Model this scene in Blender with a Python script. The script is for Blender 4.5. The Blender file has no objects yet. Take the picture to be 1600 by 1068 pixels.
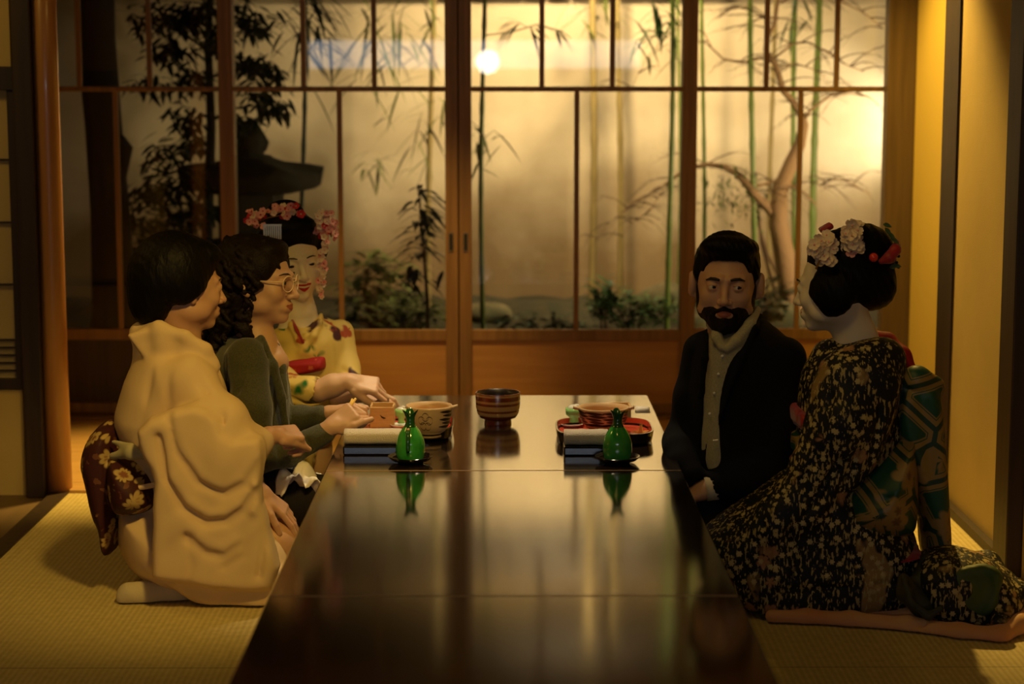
import bpy, math, random
import numpy as np
from mathutils import Vector, Matrix
random.seed(7)
rng = np.random.default_rng(7)

# ------------------------------------------------------------------ camera, world, lights, exposure
FPX = 3000.0                              # focal length in pixels of the 1600 wide frame
PITCH = math.atan(413/3000); YAW = math.atan(13.5/3000); EYE = 1.34
scene = bpy.context.scene
col = scene.collection
cam_d = bpy.data.cameras.new('camera'); cam = bpy.data.objects.new('camera', cam_d); col.objects.link(cam)
cam_d.sensor_width = 36; cam_d.lens = FPX*36/1600
cam.location = (0, 0, EYE); cam.rotation_euler = (math.pi/2-PITCH, 0, -YAW)
cam_d.dof.use_dof = True; cam_d.dof.focus_distance = 5.0; cam_d.dof.aperture_fstop = 2.8
cam_d.clip_start = .05
scene.camera = cam
scene.view_settings.view_transform = 'Standard'; scene.view_settings.look = 'None'
scene.view_settings.gamma = 1; scene.view_settings.use_curve_mapping = False
scene.view_settings.exposure = 0.0
w = bpy.data.worlds.new('night'); scene.world = w; w.use_nodes = True
w.node_tree.nodes['Background'].inputs[0].default_value = (.30, .34, .42, 1)
w.node_tree.nodes['Background'].inputs[1].default_value = .012

def light(name, kind, loc, target, watts, color, size=.1, angle=60, blend=.6, size_y=None):
    d = bpy.data.lights.new(name, kind); o = bpy.data.objects.new(name, d); col.objects.link(o)
    d.energy = watts; d.color = color
    if kind == 'AREA':
        d.size = size
        if size_y: d.shape = 'RECTANGLE'; d.size_y = size_y
    else: d.shadow_soft_size = size
    if kind == 'SPOT': d.spot_size = math.radians(angle); d.spot_blend = blend
    o.location = loc
    o.rotation_euler = (Vector(target)-Vector(loc)).to_track_quat('-Z', 'Y').to_euler()
    return o
WARM = (1, .62, .13); CREAM = (1, .77, .42); AMBER = (1, .68, .13)
light('side_room_fill', 'AREA', (-2.2, 4.9, 2.35), (-2.1, 5.6, .6), 5, WARM, .4)  # fill added to brighten the paper screen and left wall
light('table_downlight', 'SPOT', (.10, 5.7, 2.35), (-.05, 5.35, .35), 135, (1, .77, .44), .05, 44, .8)
light('room_spot_left', 'SPOT', (-.10, 3.1, 2.15), (-.82, 5.05, .30), 118, (1, .62, .12), .10, 38, .9)
light('room_fill_right', 'SPOT', (.1, 3.2, 2.3), (.75, 4.95, .75), 16, (1, .62, .16), .15, 34, .9)  # warm fill added for the right-hand figures, stands for no lamp
light('ceiling_light', 'AREA', (0, 4.3, 2.38), (0, 4.5, 0), 2.5, WARM, .5)
light('corridor_light_left', 'SPOT', (-1.15, 6.45, 2.3), (-1.30, 6.55, 0), 300, WARM, .04, 46, .8)
light('corridor_light_right', 'SPOT', (1.15, 6.55, 2.3), (1.40, 5.60, 0.7), 300, WARM, .04, 46, .9)
light('corridor_light_middle', 'SPOT', (-.35, 6.7, 2.3), (-.32, 7.6, .1), 150, (1, .62, .18), .06, 32, 1)
light('side_wall_light', 'SPOT', (.75, 6.75, 2.2), (1.62, 7.15, 1.05), 140, AMBER, .05, 62, .9)
light('corridor_light_far_right', 'SPOT', (.75, 6.75, 2.3), (.75, 6.75, 0), 75, WARM, .04, 30, .9)
light('garden_flood', 'SPOT', (2.15, 8.3, .9), (.6, 10.2, 1.1), 105, CREAM, .05, 120, .7)
light('eave_light', 'SPOT', (.35, 8.85, 2.40), (.40, 10.2, 1.0), 305, CREAM, .12, 125, 1)
light('garden_wall_lamp', 'SPOT', (2.22, 9.85, 1.10), (1.88, 10.2, 1.10), 24, (1, .88, .66), .04, 90, .8)
light('garden_uplight', 'SPOT', (-1.9, 8.9, .3), (-.6, 10.2, 1.5), 7, (1, .75, .25), .05, 110, .9)

# ------------------------------------------------------------------ helpers
def basis():
    fx, fy = math.sin(YAW), math.cos(YAW)
    return fx, fy
def ray(u, v):
    a = (u-800)/FPX; b = (534-v)/FPX
    g = math.cos(PITCH)+b*math.sin(PITCH); z = -math.sin(PITCH)+b*math.cos(PITCH)
    fx, fy = basis()
    return a*fy+g*fx, -a*fx+g*fy, z
def at(u, v, Y):                          # the point at depth Y seen at u, v
    X, YY, Z = ray(u, v); t = Y/YY
    return (X*t, Y, EYE+Z*t)
def onz(u, v, z):                         # the point at height z seen at u, v
    X, YY, Z = ray(u, v); t = (z-EYE)/Z
    return (X*t, YY*t, z)

def tag(o, label=None, cat=None, group=None, kind=None):
    if label: o['label'] = label
    if cat: o['category'] = cat
    if group: o['group'] = group
    if kind: o['kind'] = kind
    return o
def empty(name, loc, label=None, cat=None, group=None, kind=None, rz=0):
    o = bpy.data.objects.new(name, None); col.objects.link(o)
    o.empty_display_size = .05
    o.location = loc; o.rotation_euler = (0, 0, rz)
    return tag(o, label, cat, group, kind)
def attach(o, parent):
    # keep world placement while parenting (parents are built unrotated)
    o.parent = parent
    p = parent; off = Vector((0, 0, 0))
    while p: off += p.location; p = p.parent
    o.location = Vector(o.location)-off
    return o
def mesh_np(name, V, F, mats, parent=None, midx=None, smooth=True, loc=None):
    me = bpy.data.meshes.new(name)
    V = np.asarray(V, dtype=np.float32)
    o0 = Vector(loc) if loc is not None else (Vector(V.mean(axis=0).tolist()) if parent is None else Vector((0, 0, 0)))
    if parent is not None and loc is None:
        p = parent
        while p: o0 += p.location; p = p.parent
    V = V-np.array(o0, dtype=np.float32)
    me.from_pydata(V.tolist(), [], F if isinstance(F, list) else F.tolist())
    for m in (mats if isinstance(mats, (list, tuple)) else [mats]): me.materials.append(m)
    if midx is not None: me.polygons.foreach_set('material_index', np.asarray(midx, dtype=np.int32))
    me.polygons.foreach_set('use_smooth', np.full(len(me.polygons), smooth))
    me.update()
    o = bpy.data.objects.new(name, me); col.objects.link(o); o.location = o0
    if parent is not None: attach(o, parent)
    return o

class MB:
    def __init__(s): s.V = []; s.F = []; s.M = []; s.m = 0
    def add(s, vs, fs):
        b = len(s.V); s.V += [tuple(v) for v in vs]; s.F += [tuple(i+b for i in f) for f in fs]; s.M += [s.m]*len(fs)
    def box(s, lo, hi, bev=0):
        x0, y0, z0 = lo; x1, y1, z1 = hi
        if bev <= 0:
            v = [(x0,y0,z0),(x1,y0,z0),(x1,y1,z0),(x0,y1,z0),(x0,y0,z1),(x1,y0,z1),(x1,y1,z1),(x0,y1,z1)]
            s.add(v, [(0,3,2,1),(4,5,6,7),(0,1,5,4),(1,2,6,5),(2,3,7,6),(3,0,4,7)])
        else:
            b = bev; rings = []
            for (z, i) in ((z0, b), (z0+b, 0), (z1-b, 0), (z1, b)):
                rings.append([(x0+i+ (b if i==0 else 0), y0+i, z), (x1-i-(b if i==0 else 0), y0+i, z), (x1-i, y0+i+(b if i==0 else 0), z), (x1-i, y1-i-(b if i==0 else 0), z),
                              (x1-i-(b if i==0 else 0), y1-i, z), (x0+i+(b if i==0 else 0), y1-i, z), (x0+i, y1-i-(b if i==0 else 0), z), (x0+i, y0+i+(b if i==0 else 0), z)])
            s.loft(rings, cap=True)
    def loft(s, rings, cap=True, closed=True):
        n = len(rings[0]); vs = [p for r in rings for p in r]; fs = []
        for k in range(len(rings)-1):
            for i in range(n if closed else n-1):
                j = (i+1) % n; fs.append((k*n+i, k*n+j, (k+1)*n+j, (k+1)*n+i))
        if cap and closed: fs.append(tuple(range(n-1, -1, -1))); fs.append(tuple((len(rings)-1)*n+i for i in range(n)))
        s.add(vs, fs)
    def lathe(s, c, prof, n=40, cap=True, sx=1, sy=1):
        s.loft([[(c[0]+r*sx*math.cos(2*math.pi*i/n), c[1]+r*sy*math.sin(2*math.pi*i/n), c[2]+z) for i in range(n)] for r, z in prof], cap)
    def tube(s, pts, rad, n=8, cap=True):
        P = [Vector(p) for p in pts]
        R = rad if isinstance(rad, (list, tuple)) else [rad]*len(P)
        up = None; rings = []
        for i, p in enumerate(P):
            t = (P[min(i+1, len(P)-1)]-P[max(i-1, 0)])
            if t.length < 1e-9: t = Vector((0, 0, 1))
            t.normalize()
            if up is None: up = t.orthogonal().normalized()
            up = (up-t*up.dot(t))
            if up.length < 1e-6: up = t.orthogonal()
            up.normalize(); b = t.cross(up)
            rings.append([p+(up*math.cos(2*math.pi*k/n)+b*math.sin(2*math.pi*k/n))*R[i] for k in range(n)])
        s.loft(rings, cap)
    def sphere(s, c, r, n=12, sx=1, sy=1, sz=1):
        s.lathe(c, [(max(r*math.sin(math.pi*k/n), 1e-5), -r*sz*math.cos(math.pi*k/n)) for k in range(n+1)], n*2, True, sx, sy)
    def leaf(s, p, d, nrm, L, W, droop=.2, fold=.15, n=4):
        # a pointed blade with a folded midrib, bending down along its length
        d = Vector(d).normalized(); nrm = Vector(nrm); side = d.cross(nrm)
        if side.length < 1e-4: side = d.orthogonal()
        side.normalize(); nrm = side.cross(d).normalized()
        vs = []; fs = []
        for k in range(n+1):
            t = k/n; wd = W*.5*math.sin(math.pi*min(.04+t*.96, 1))**.8*(1.15-.4*t)
            c = Vector(p)+d*L*t+Vector((0, 0, -droop*L*t*t))
            vs += [c-side*wd+nrm*fold*wd, c, c+side*wd+nrm*fold*wd]
        for k in range(n):
            a = 3*k; fs += [(a, a+1, a+4, a+3), (a+1, a+2, a+5, a+4)]
        s.add(vs, fs)
    def build(s, name, mats, parent=None, smooth=False, loc=None, bevel=0):
        o = mesh_np(name, s.V, s.F, mats, parent, s.M, smooth, loc)
        if bevel:
            b = o.modifiers.new('bevel', 'BEVEL'); b.width = bevel; b.segments = 2; b.limit_method = 'ANGLE'
        return o

# ---- signed distance modelling: primitives are blended on a grid and turned into one surface
def smin(a, b, k):
    if k <= 0: return np.minimum(a, b)
    h = np.clip(.5+.5*(b-a)/k, 0, 1); return b+(a-b)*h-k*h*(1-h)
def chaikin(P, it=2):
    P = [tuple(p) for p in P]
    for _ in range(it):
        Q = []
        for i in range(len(P)):
            a = P[i]; b = P[(i+1) % len(P)]
            Q += [(a[0]*.75+b[0]*.25, a[1]*.75+b[1]*.25), (a[0]*.25+b[0]*.75, a[1]*.25+b[1]*.75)]
        P = Q
    return P
def rec(fn):
    name = fn.__name__
    def f(s, *a, **kw):
        if s.dry:
            s.ops.append((name, a, kw, s.R.copy(), s.o.copy()))
            if name in ('wave', 'floor'): return
            s._cut = name == 'fold' or kw.get('cut', False) or {'cone': len(a) > 5 and a[5], 'ell': len(a) > 3 and a[3], 'box': len(a) > 4 and a[4], 'sil': len(a) > 5 and a[5]}.get(name, False)
        fn(s, *a, **kw)
    f.__name__ = name; return f
class SDF:
    def __init__(s, h, k=.02):
        s.h = h; s.k = k; s.R = np.eye(3); s.o = np.zeros(3); s.ops = []; s.dry = True; s.F = None
        s.blo = np.full(3, 1e9); s.bhi = np.full(3, -1e9)
    def run(s):
        # first pass gathers the bounds, second pass fills the grid
        s.lo = s.blo-4*s.h; s.n = np.ceil((s.bhi+4*s.h-s.lo)/s.h).astype(int)+1
        s.F = np.full(s.n, 1.0, dtype=np.float32); s.dry = False
        for f, a, kw, R, o in s.ops: s.R = R; s.o = o; getattr(s, f)(*a, **kw)
    def frame(s, R=None, o=None):
        s.R = np.eye(3) if R is None else np.array(R, float); s.o = np.zeros(3) if o is None else np.array(o, float)
        return s
    def w(s, p): return s.R @ np.array(p, float)+s.o
    def sub(s, lo, hi, k):
        m = k*1.2+3*s.h
        if s.dry:
            if not s._cut: s.blo = np.minimum(s.blo, lo); s.bhi = np.maximum(s.bhi, hi)
            return None
        a = np.clip(np.floor((lo-m-s.lo)/s.h).astype(int), 0, s.n); b = np.clip(np.ceil((hi+m-s.lo)/s.h).astype(int)+1, 0, s.n)
        if np.any(b <= a): return None
        sl = tuple(slice(a[i], b[i]) for i in range(3))
        ax = [(s.lo[i]+s.h*np.arange(a[i], b[i])).astype(np.float32) for i in range(3)]
        return sl, ax[0][:, None, None], ax[1][None, :, None], ax[2][None, None, :]
    def put(s, sl, d, k, cut):
        if cut: s.F[sl] = -smin(-s.F[sl], d, k)
        else: s.F[sl] = smin(s.F[sl], d, k)
    @rec
    def cone(s, a, b, ra, rb=None, k=None, cut=False):
        rb = ra if rb is None else rb; k = s.k if k is None else k
        A = s.w(a); B = s.w(b); r = max(ra, rb)
        g = s.sub(np.minimum(A, B)-r, np.maximum(A, B)+r, k)
        if not g: return
        sl, x, y, z = g; d = B-A; L = max(d@d, 1e-12)
        t = np.clip(((x-A[0])*d[0]+(y-A[1])*d[1]+(z-A[2])*d[2])/L, 0, 1)
        D = np.sqrt((x-A[0]-t*d[0])**2+(y-A[1]-t*d[1])**2+(z-A[2]-t*d[2])**2)-(ra+(rb-ra)*t)
        s.put(sl, D, k, cut)
    def path(s, pts, rs, k=None, cut=False):
        if not isinstance(rs, (list, tuple)): rs = [rs]*len(pts)
        for i in range(len(pts)-1): s.cone(pts[i], pts[i+1], rs[i], rs[i+1], k, cut)
    @rec
    def ell(s, c, r, k=None, cut=False, R=None):
        k = s.k if k is None else k; C = s.w(c); M = s.R if R is None else s.R @ np.array(R)
        m = max(r); g = s.sub(C-m, C+m, k)
        if not g: return
        sl, x, y, z = g; X = x-C[0]; Y = y-C[1]; Z = z-C[2]
        q = [M[0, i]*X+M[1, i]*Y+M[2, i]*Z for i in range(3)]
        k0 = np.sqrt(sum((q[i]/r[i])**2 for i in range(3)))+1e-9; k1 = np.sqrt(sum((q[i]/r[i]**2)**2 for i in range(3)))+1e-9
        s.put(sl, k0*(k0-1)/k1, k, cut)
    @rec
    def box(s, c, hf, rd=.005, k=None, cut=False, R=None):
        k = s.k if k is None else k; C = s.w(c); M = s.R if R is None else s.R @ np.array(R)
        m = float(np.linalg.norm(hf)); g = s.sub(C-m, C+m, k)
        if not g: return
        sl, x, y, z = g; X = x-C[0]; Y = y-C[1]; Z = z-C[2]
        q = [np.abs(M[0, i]*X+M[1, i]*Y+M[2, i]*Z)-(hf[i]-rd) for i in range(3)]
        D = np.sqrt(sum(np.maximum(t, 0)**2 for t in q))+np.minimum(np.maximum(np.maximum(q[0], q[1]), q[2]), 0)-rd
        s.put(sl, D, k, cut)
    @rec
    def sil(s, poly, y0, th, R=.06, k=None, cut=False, sx=0, sz=0, smooth=2):
        # inflated silhouette: an outline in x, z with its own rounded thickness along y
        k = s.k if k is None else k
        P = np.array(chaikin(poly, smooth)); lo = P.min(0); hi = P.max(0); cx, cz = P.mean(0)
        ext = th+abs(sx)*(hi[0]-lo[0])+abs(sz)*(hi[1]-lo[1])
        g = s.sub(np.array([lo[0], y0-ext, lo[1]]), np.array([hi[0], y0+ext, hi[1]]), k)
        if not g: return
        sl, x, y, z = g; x2 = x[:, 0, :]; z2 = z[0, :, :]
        x2, z2 = np.broadcast_arrays(x2, z2)
        d = np.full(x2.shape, 1e9); ins = np.zeros(x2.shape, bool)
        for i in range(len(P)):
            a = P[i]; b = P[(i+1) % len(P)]; e = b-a; L = e@e+1e-12
            t = np.clip(((x2-a[0])*e[0]+(z2-a[1])*e[1])/L, 0, 1)
            d = np.minimum(d, (x2-a[0]-t*e[0])**2+(z2-a[1]-t*e[1])**2)
            c = (a[1] > z2) != (b[1] > z2)
            with np.errstate(divide='ignore', invalid='ignore'):
                ins ^= c & (x2 < e[0]*(z2-a[1])/(e[1] if e[1] != 0 else 1e-12)+a[0])
        d = np.sqrt(d); d = np.where(ins, -d, d)[:, None, :]
        w_ = np.abs(y-(y0+sx*(x-cx)+sz*(z-cz)))
        t = np.clip(-d/R, 0, 1); half = th*np.sqrt(np.clip(1-(1-t)**2, 0, 1))
        D = np.where(d < 0, np.maximum(w_-half, d), np.sqrt(np.maximum(d, 0)**2+w_**2))
        s.put(sl, D.astype(np.float32), k, cut)
    @rec
    def fold(s, pts, amp, wd):
        # groove (amp > 0) or ridge (amp < 0) along a polyline in world space
        P = [np.array(p, float) for p in pts]
        lo = np.min(P, axis=0)-wd*2.5; hi = np.max(P, axis=0)+wd*2.5; g = s.sub(lo, hi, 0)
        if not g: return
        sl, x, y, z = g; D = None
        for i in range(len(P)-1):
            A = P[i]; d = P[i+1]-A; L = max(d@d, 1e-12)
            t = np.clip(((x-A[0])*d[0]+(y-A[1])*d[1]+(z-A[2])*d[2])/L, 0, 1)
            q = (x-A[0]-t*d[0])**2+(y-A[1]-t*d[1])**2+(z-A[2]-t*d[2])**2
            D = q if D is None else np.minimum(D, q)
        s.F[sl] = s.F[sl]+amp*np.exp(-D/(wd*wd))
    @rec
    def wave(s, fn, lo=None, hi=None):
        ax = [(s.lo[i]+s.h*np.arange(s.n[i])).astype(np.float32) for i in range(3)]
        s.F = (s.F+fn(ax[0][:, None, None], ax[1][None, :, None], ax[2][None, None, :])).astype(np.float32)
    @rec
    def floor(s, z0=.004):
        z = s.lo[2]+s.h*np.arange(s.n[2])
        s.F = np.maximum(s.F, (z0-z)[None, None, :].astype(np.float32))
    def nets(s):
        s.run()
        F = s.F.copy()
        F[0] = F[-1] = 1; F[:, 0] = F[:, -1] = 1; F[:, :, 0] = F[:, :, -1] = 1
        S = F < 0
        cs = [(i, j, k) for i in (0, 1) for j in (0, 1) for k in (0, 1)]
        n = np.array(F.shape)-1
        cnt = np.zeros(n, np.int8)
        for c in cs: cnt += S[c[0]:c[0]+n[0], c[1]:c[1]+n[1], c[2]:c[2]+n[2]]
        I = np.argwhere((cnt > 0) & (cnt < 8))
        pos = np.zeros((len(I), 3)); ct = np.zeros(len(I))
        val = {c: F[I[:, 0]+c[0], I[:, 1]+c[1], I[:, 2]+c[2]] for c in cs}
        for a in cs:
            for ax in range(3):
                if a[ax] == 0:
                    b = list(a); b[ax] = 1; b = tuple(b)
                    fa, fb = val[a], val[b]; x = (fa < 0) != (fb < 0)
                    t = np.where(x, fa/np.where(x, fa-fb, 1), 0)
                    for q in range(3):
                        pos[:, q] += np.where(x, a[q]+(t if q == ax else 0), 0)
                    ct += x
        V = (I+pos/ct[:, None])*s.h+s.lo
        vid = np.full(n, -1, np.int32); vid[I[:, 0], I[:, 1], I[:, 2]] = np.arange(len(I))
        out = []
        for ax in range(3):
            a = [slice(None)]*3; b = [slice(None)]*3; a[ax] = slice(0, -1); b[ax] = slice(1, None)
            E = np.argwhere(S[tuple(a)] != S[tuple(b)])
            o1, o2 = (ax+1) % 3, (ax+2) % 3
            def cell(d1, d2):
                e = E.copy(); e[:, o1] -= d1; e[:, o2] -= d2; return vid[e[:, 0], e[:, 1], e[:, 2]]
            q = np.stack([cell(1, 1), cell(0, 1), cell(0, 0), cell(1, 0)], 1)
            ins = S[E[:, 0], E[:, 1], E[:, 2]]
            q[~ins] = q[~ins][:, ::-1]; out.append(q)
        return V, np.concatenate(out)
def build_sdf(name, grids, mats, parent, matfn=None, smooth=2, loc=None):
    """several SDF grids joined in one mesh"""
    Vs, Fs, Ms = [], [], []; b = 0
    for gi, g in enumerate(grids if isinstance(grids, (list, tuple)) else [grids]):
        V, F = g.nets()
        if len(V) == 0: continue
        for _ in range(smooth):           # relax the grid steps
            acc = np.zeros_like(V); c = np.zeros(len(V))
            for i, j in ((0, 1), (1, 2), (2, 3), (3, 0)):
                for p, q in ((i, j), (j, i)):
                    c += np.bincount(F[:, p], minlength=len(V))
                    for k in range(3): acc[:, k] += np.bincount(F[:, p], weights=V[F[:, q], k], minlength=len(V))
            V = V*.5+.5*acc/np.maximum(c, 1)[:, None]
        if matfn: Ms.append(matfn(V[F].mean(1), gi))
        else: Ms.append(np.zeros(len(F), int))
        Vs.append(V); Fs.append(F+b); b += len(V)
    return mesh_np(name, np.concatenate(Vs), np.concatenate(Fs), mats, parent, np.concatenate(Ms), True, loc)

# ------------------------------------------------------------------ materials
def mat(name, base=(.5, .5, .5), rough=.6, metal=0, spec=.5, coat=0, sheen=0, sss=0, bump=None, vary=None):
    m = bpy.data.materials.new(name); m.use_nodes = True; nt = m.node_tree; b = nt.nodes['Principled BSDF']
    b.inputs['Base Color'].default_value = (*base, 1); b.inputs['Roughness'].default_value = rough
    b.inputs['Metallic'].default_value = metal; b.inputs['Specular IOR Level'].default_value = spec
    b.inputs['Coat Weight'].default_value = coat; b.inputs['Coat Roughness'].default_value = .08
    if sheen: b.inputs['Sheen Weight'].default_value = sheen
    if sss:
        b.inputs['Subsurface Weight'].default_value = sss; b.inputs['Subsurface Scale'].default_value = .01
        b.inputs['Subsurface Radius'].default_value = (1, .35, .2)
    tc = nt.nodes.new('ShaderNodeTexCoord')
    if vary:                              # (scale, second colour, stretch)
        n = nt.nodes.new('ShaderNodeTexNoise'); mp = nt.nodes.new('ShaderNodeMapping'); r = nt.nodes.new('ShaderNodeMix'); r.data_type = 'RGBA'
        nt.links.new(tc.outputs['Object'], mp.inputs[0]); mp.inputs['Scale'].default_value = vary[2] if len(vary) > 2 else (1, 1, 1)
        nt.links.new(mp.outputs[0], n.inputs['Vector']); n.inputs['Scale'].default_value = vary[0]; n.inputs['Detail'].default_value = 5
        rp = nt.nodes.new('ShaderNodeMapRange'); rp.inputs[1].default_value = .35; rp.inputs[2].default_value = .65
        nt.links.new(n.outputs['Fac'], rp.inputs[0]); nt.links.new(rp.outputs[0], r.inputs[0])
        r.inputs[6].default_value = (*base, 1); r.inputs[7].default_value = (*vary[1], 1); nt.links.new(r.outputs[2], b.inputs['Base Color'])
    if bump:                              # (scale, strength, stretch)
        n = nt.nodes.new('ShaderNodeTexNoise'); mp = nt.nodes.new('ShaderNodeMapping'); bp = nt.nodes.new('ShaderNodeBump')
        nt.links.new(tc.outputs['Object'], mp.inputs[0]); mp.inputs['Scale'].default_value = bump[2] if len(bump) > 2 else (1, 1, 1)
        nt.links.new(mp.outputs[0], n.inputs['Vector']); n.inputs['Scale'].default_value = bump[0]; n.inputs['Detail'].default_value = 4
        bp.inputs['Strength'].default_value = bump[1]; bp.inputs['Distance'].default_value = .004
        nt.links.new(n.outputs['Fac'], bp.inputs['Height']); nt.links.new(bp.outputs[0], b.inputs['Normal'])
    return m
def N(nt, t, **kw):
    n = nt.nodes.new(t)
    for k, v in kw.items(): setattr(n, k, v)
    return n
def math_n(nt, op, a, b=None, c=None):
    n = nt.nodes.new('ShaderNodeMath'); n.operation = op
    for i, x in enumerate((a, b, c)):
        if x is None: continue
        if isinstance(x, (int, float)): n.inputs[i].default_value = x
        else: nt.links.new(x, n.inputs[i])
    return n.outputs[0]
def mixc(nt, f, a, b):
    n = nt.nodes.new('ShaderNodeMix'); n.data_type = 'RGBA'
    nt.links.new(f, n.inputs[0])
    for i, x in ((6, a), (7, b)):
        if isinstance(x, tuple): n.inputs[i].default_value = (*x, 1)
        else: nt.links.new(x, n.inputs[i])
    return n.outputs[2]
M = {}
M['cedar'] = mat('cedar', (.27, .145, .05), .45, bump=(60, .15, (1, 1, .05)), vary=(14, (.18, .095, .03), (3, 3, .15)))
M['cedar_panel'] = mat('cedar_panel', (.46, .24, .075), .4, vary=(6, (.37, .18, .05), (.3, 1, 5)))
M['dark_wood'] = mat('dark_wood', (.045, .024, .012), .5, vary=(20, (.025, .014, .008), (2, 2, .1)))
M['log'] = mat('log', (.50, .24, .08), .3, coat=.3, vary=(9, (.36, .15, .05), (2, 2, .2)))
M['corridor_wood'] = mat('corridor_wood', (.62, .38, .15), .45, vary=(7, (.52, .31, .12), (.3, 4, 1)))
M['plaster'] = mat('plaster', (.62, .46, .17), .9, bump=(300, .25), vary=(3, (.56, .41, .15)))
M['ochre_plaster'] = mat('ochre_plaster', (.66, .44, .10), .9, bump=(300, .25))
M['garden_plaster'] = mat('garden_plaster', (.72, .60, .42), .95, bump=(90, .4, (1, 1, 3)), vary=(2.5, (.60, .48, .32), (1, 1, 1.6)))
def wall_base_tone():  # garden plaster turns browner and darker towards the base, broken up by noise
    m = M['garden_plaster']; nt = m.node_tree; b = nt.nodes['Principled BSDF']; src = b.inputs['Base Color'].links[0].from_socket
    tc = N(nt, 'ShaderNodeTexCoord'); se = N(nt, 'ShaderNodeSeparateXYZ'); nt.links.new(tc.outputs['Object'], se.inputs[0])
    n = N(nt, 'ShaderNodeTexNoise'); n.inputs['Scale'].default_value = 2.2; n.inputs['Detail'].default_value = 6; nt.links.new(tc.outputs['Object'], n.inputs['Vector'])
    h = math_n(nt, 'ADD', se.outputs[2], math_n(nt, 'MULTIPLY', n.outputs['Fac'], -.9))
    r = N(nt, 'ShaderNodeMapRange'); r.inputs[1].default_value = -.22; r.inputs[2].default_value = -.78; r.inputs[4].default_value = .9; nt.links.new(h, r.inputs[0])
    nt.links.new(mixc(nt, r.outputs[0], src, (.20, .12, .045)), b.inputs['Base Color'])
M['paper'] = mat('shoji_paper', (.55, .42, .18), .9)
M['ceiling'] = mat('ceiling_board', (.10, .06, .03), .8)
M['lacquer'] = mat('black_lacquer', (.008, .006, .005), .12, coat=.5)
M['red_lacquer'] = mat('red_lacquer', (.55, .07, .035), .22, coat=.4)
M['brown_lacquer'] = mat('brown_lacquer', (.22, .045, .015), .15, coat=.6)
M['gold_band'] = mat('tan_band', (.62, .36, .12), .2, coat=.6)
M['green_glaze'] = mat('green_glaze', (.03, .30, .04), .12, coat=.8, vary=(40, (.05, .38, .06)))
M['dark_green_glaze'] = mat('dark_green_glaze', (.012, .09, .02), .15, coat=.8)
M['porcelain'] = mat('porcelain', (.86, .86, .80), .15, coat=.5)
M['pale_green'] = mat('pale_green_glaze', (.35, .75, .25), .2, coat=.5)
M['towel'] = mat('towel', (.75, .66, .55), .95, bump=(500, 1.0), sheen=.3)
M['boxwood'] = mat('boxwood', (.66, .42, .18), .5, vary=(30, (.58, .35, .14), (1, 1, 5)))
M['ink'] = mat('ink', (.01, .008, .006), .6)
M['stoneware'] = mat('stoneware', (.62, .42, .22), .4, coat=.2)
M['iron_glaze'] = mat('iron_glaze', (.02, .012, .008), .3)
M['food'] = mat('food', (.75, .35, .12), .6)
M['white_paper'] = mat('white_paper', (.85, .80, .74), .8)
M['yellow_paper'] = mat('yellow_paper', (.9, .62, .18), .7)
M['pink_paper'] = mat('pink_paper', (.85, .6, .58), .7)
M['brass'] = mat('brass', (.35, .22, .08), .35, metal=1)
M['silver'] = mat('silver', (.75, .70, .55), .42, metal=1)
M['black_hair'] = mat('black_hair', (.004, .003, .002), .5, bump=(160, .5, (1, 1, .3)), spec=.12)
M['brown_hair'] = mat('brown_hair', (.009, .005, .003), .55, bump=(200, .6), spec=.15)
M['skin_a'] = mat('skin_warm', (.56, .32, .20), .5, sss=.15)
M['skin_b'] = mat('skin_olive', (.54, .32, .19), .5, sss=.15)
M['skin_c'] = mat('skin_fair', (.66, .42, .28), .5, sss=.15)
M['makeup'] = mat('white_makeup', (.86, .76, .60), .55, sss=.1)
M['lip'] = mat('lip', (.32, .09, .06), .4)
M['red_lip'] = mat('red_lip', (.45, .012, .012), .3)
M['brow'] = mat('eyebrow', (.012, .008, .006), .7)
M['eye_white'] = mat('eye_white', (.62, .56, .46), .2)
M['iris'] = mat('iris', (.012, .007, .004), .15)
M['tooth'] = mat('teeth', (.75, .68, .52), .3)
M['grass_trunk'] = mat('dark_bark', (.018, .014, .009), .9, bump=(30, 1, (1, 1, .3)))
M['bark'] = mat('pale_bark', (.26, .15, .07), .85, bump=(40, 1))
M['twig'] = mat('twig', (.10, .055, .025), .85)
M['leaf_dark'] = mat('leaf_dark', (.010, .022, .008), .5)
M['leaf_mid'] = mat('leaf_mid', (.03, .075, .012), .5)
M['leaf_olive'] = mat('leaf_olive', (.10, .12, .02), .6)
M['bamboo'] = mat('bamboo_green', (.10, .16, .025), .4, vary=(8, (.15, .19, .035), (1, 1, .4)))
M['bamboo_dark'] = mat('bamboo_dark', (.015, .03, .012), .4)
M['bamboo_tan'] = mat('bamboo_tan', (.30, .22, .08), .5)
M['stone'] = mat('stone', (.045, .04, .025), .9, bump=(40, 1), vary=(9, (.03, .028, .018)))
M['rock'] = mat('garden_rock', (.16, .12, .06), .9, bump=(20, 1), vary=(8, (.07, .07, .03)))
M['soil'] = mat('soil', (.045, .032, .012), .95, bump=(25, 1), vary=(14, (.018, .020, .006)))
M['pink'] = mat('pink_petal', (.90, .42, .36), .7, sheen=.2)
M['cream'] = mat('cream_petal', (.88, .72, .52), .7, sheen=.2)
M['redpetal'] = mat('red_petal', (.62, .02, .03), .7)
M['redsilk'] = mat('red_silk', (.42, .012, .02), .5, bump=(180, .3), sheen=.3, vary=(40, (.30, .01, .015)))
M['trousers'] = mat('dark_trousers', (.012, .011, .013), .85)
M['blazer'] = mat('blazer_wool', (.006, .006, .009), .9, bump=(500, .3), spec=.15)
M['skirt'] = mat('black_corduroy', (.012, .009, .009), .9, bump=(120, .8, (3, .1, .1)))
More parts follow.
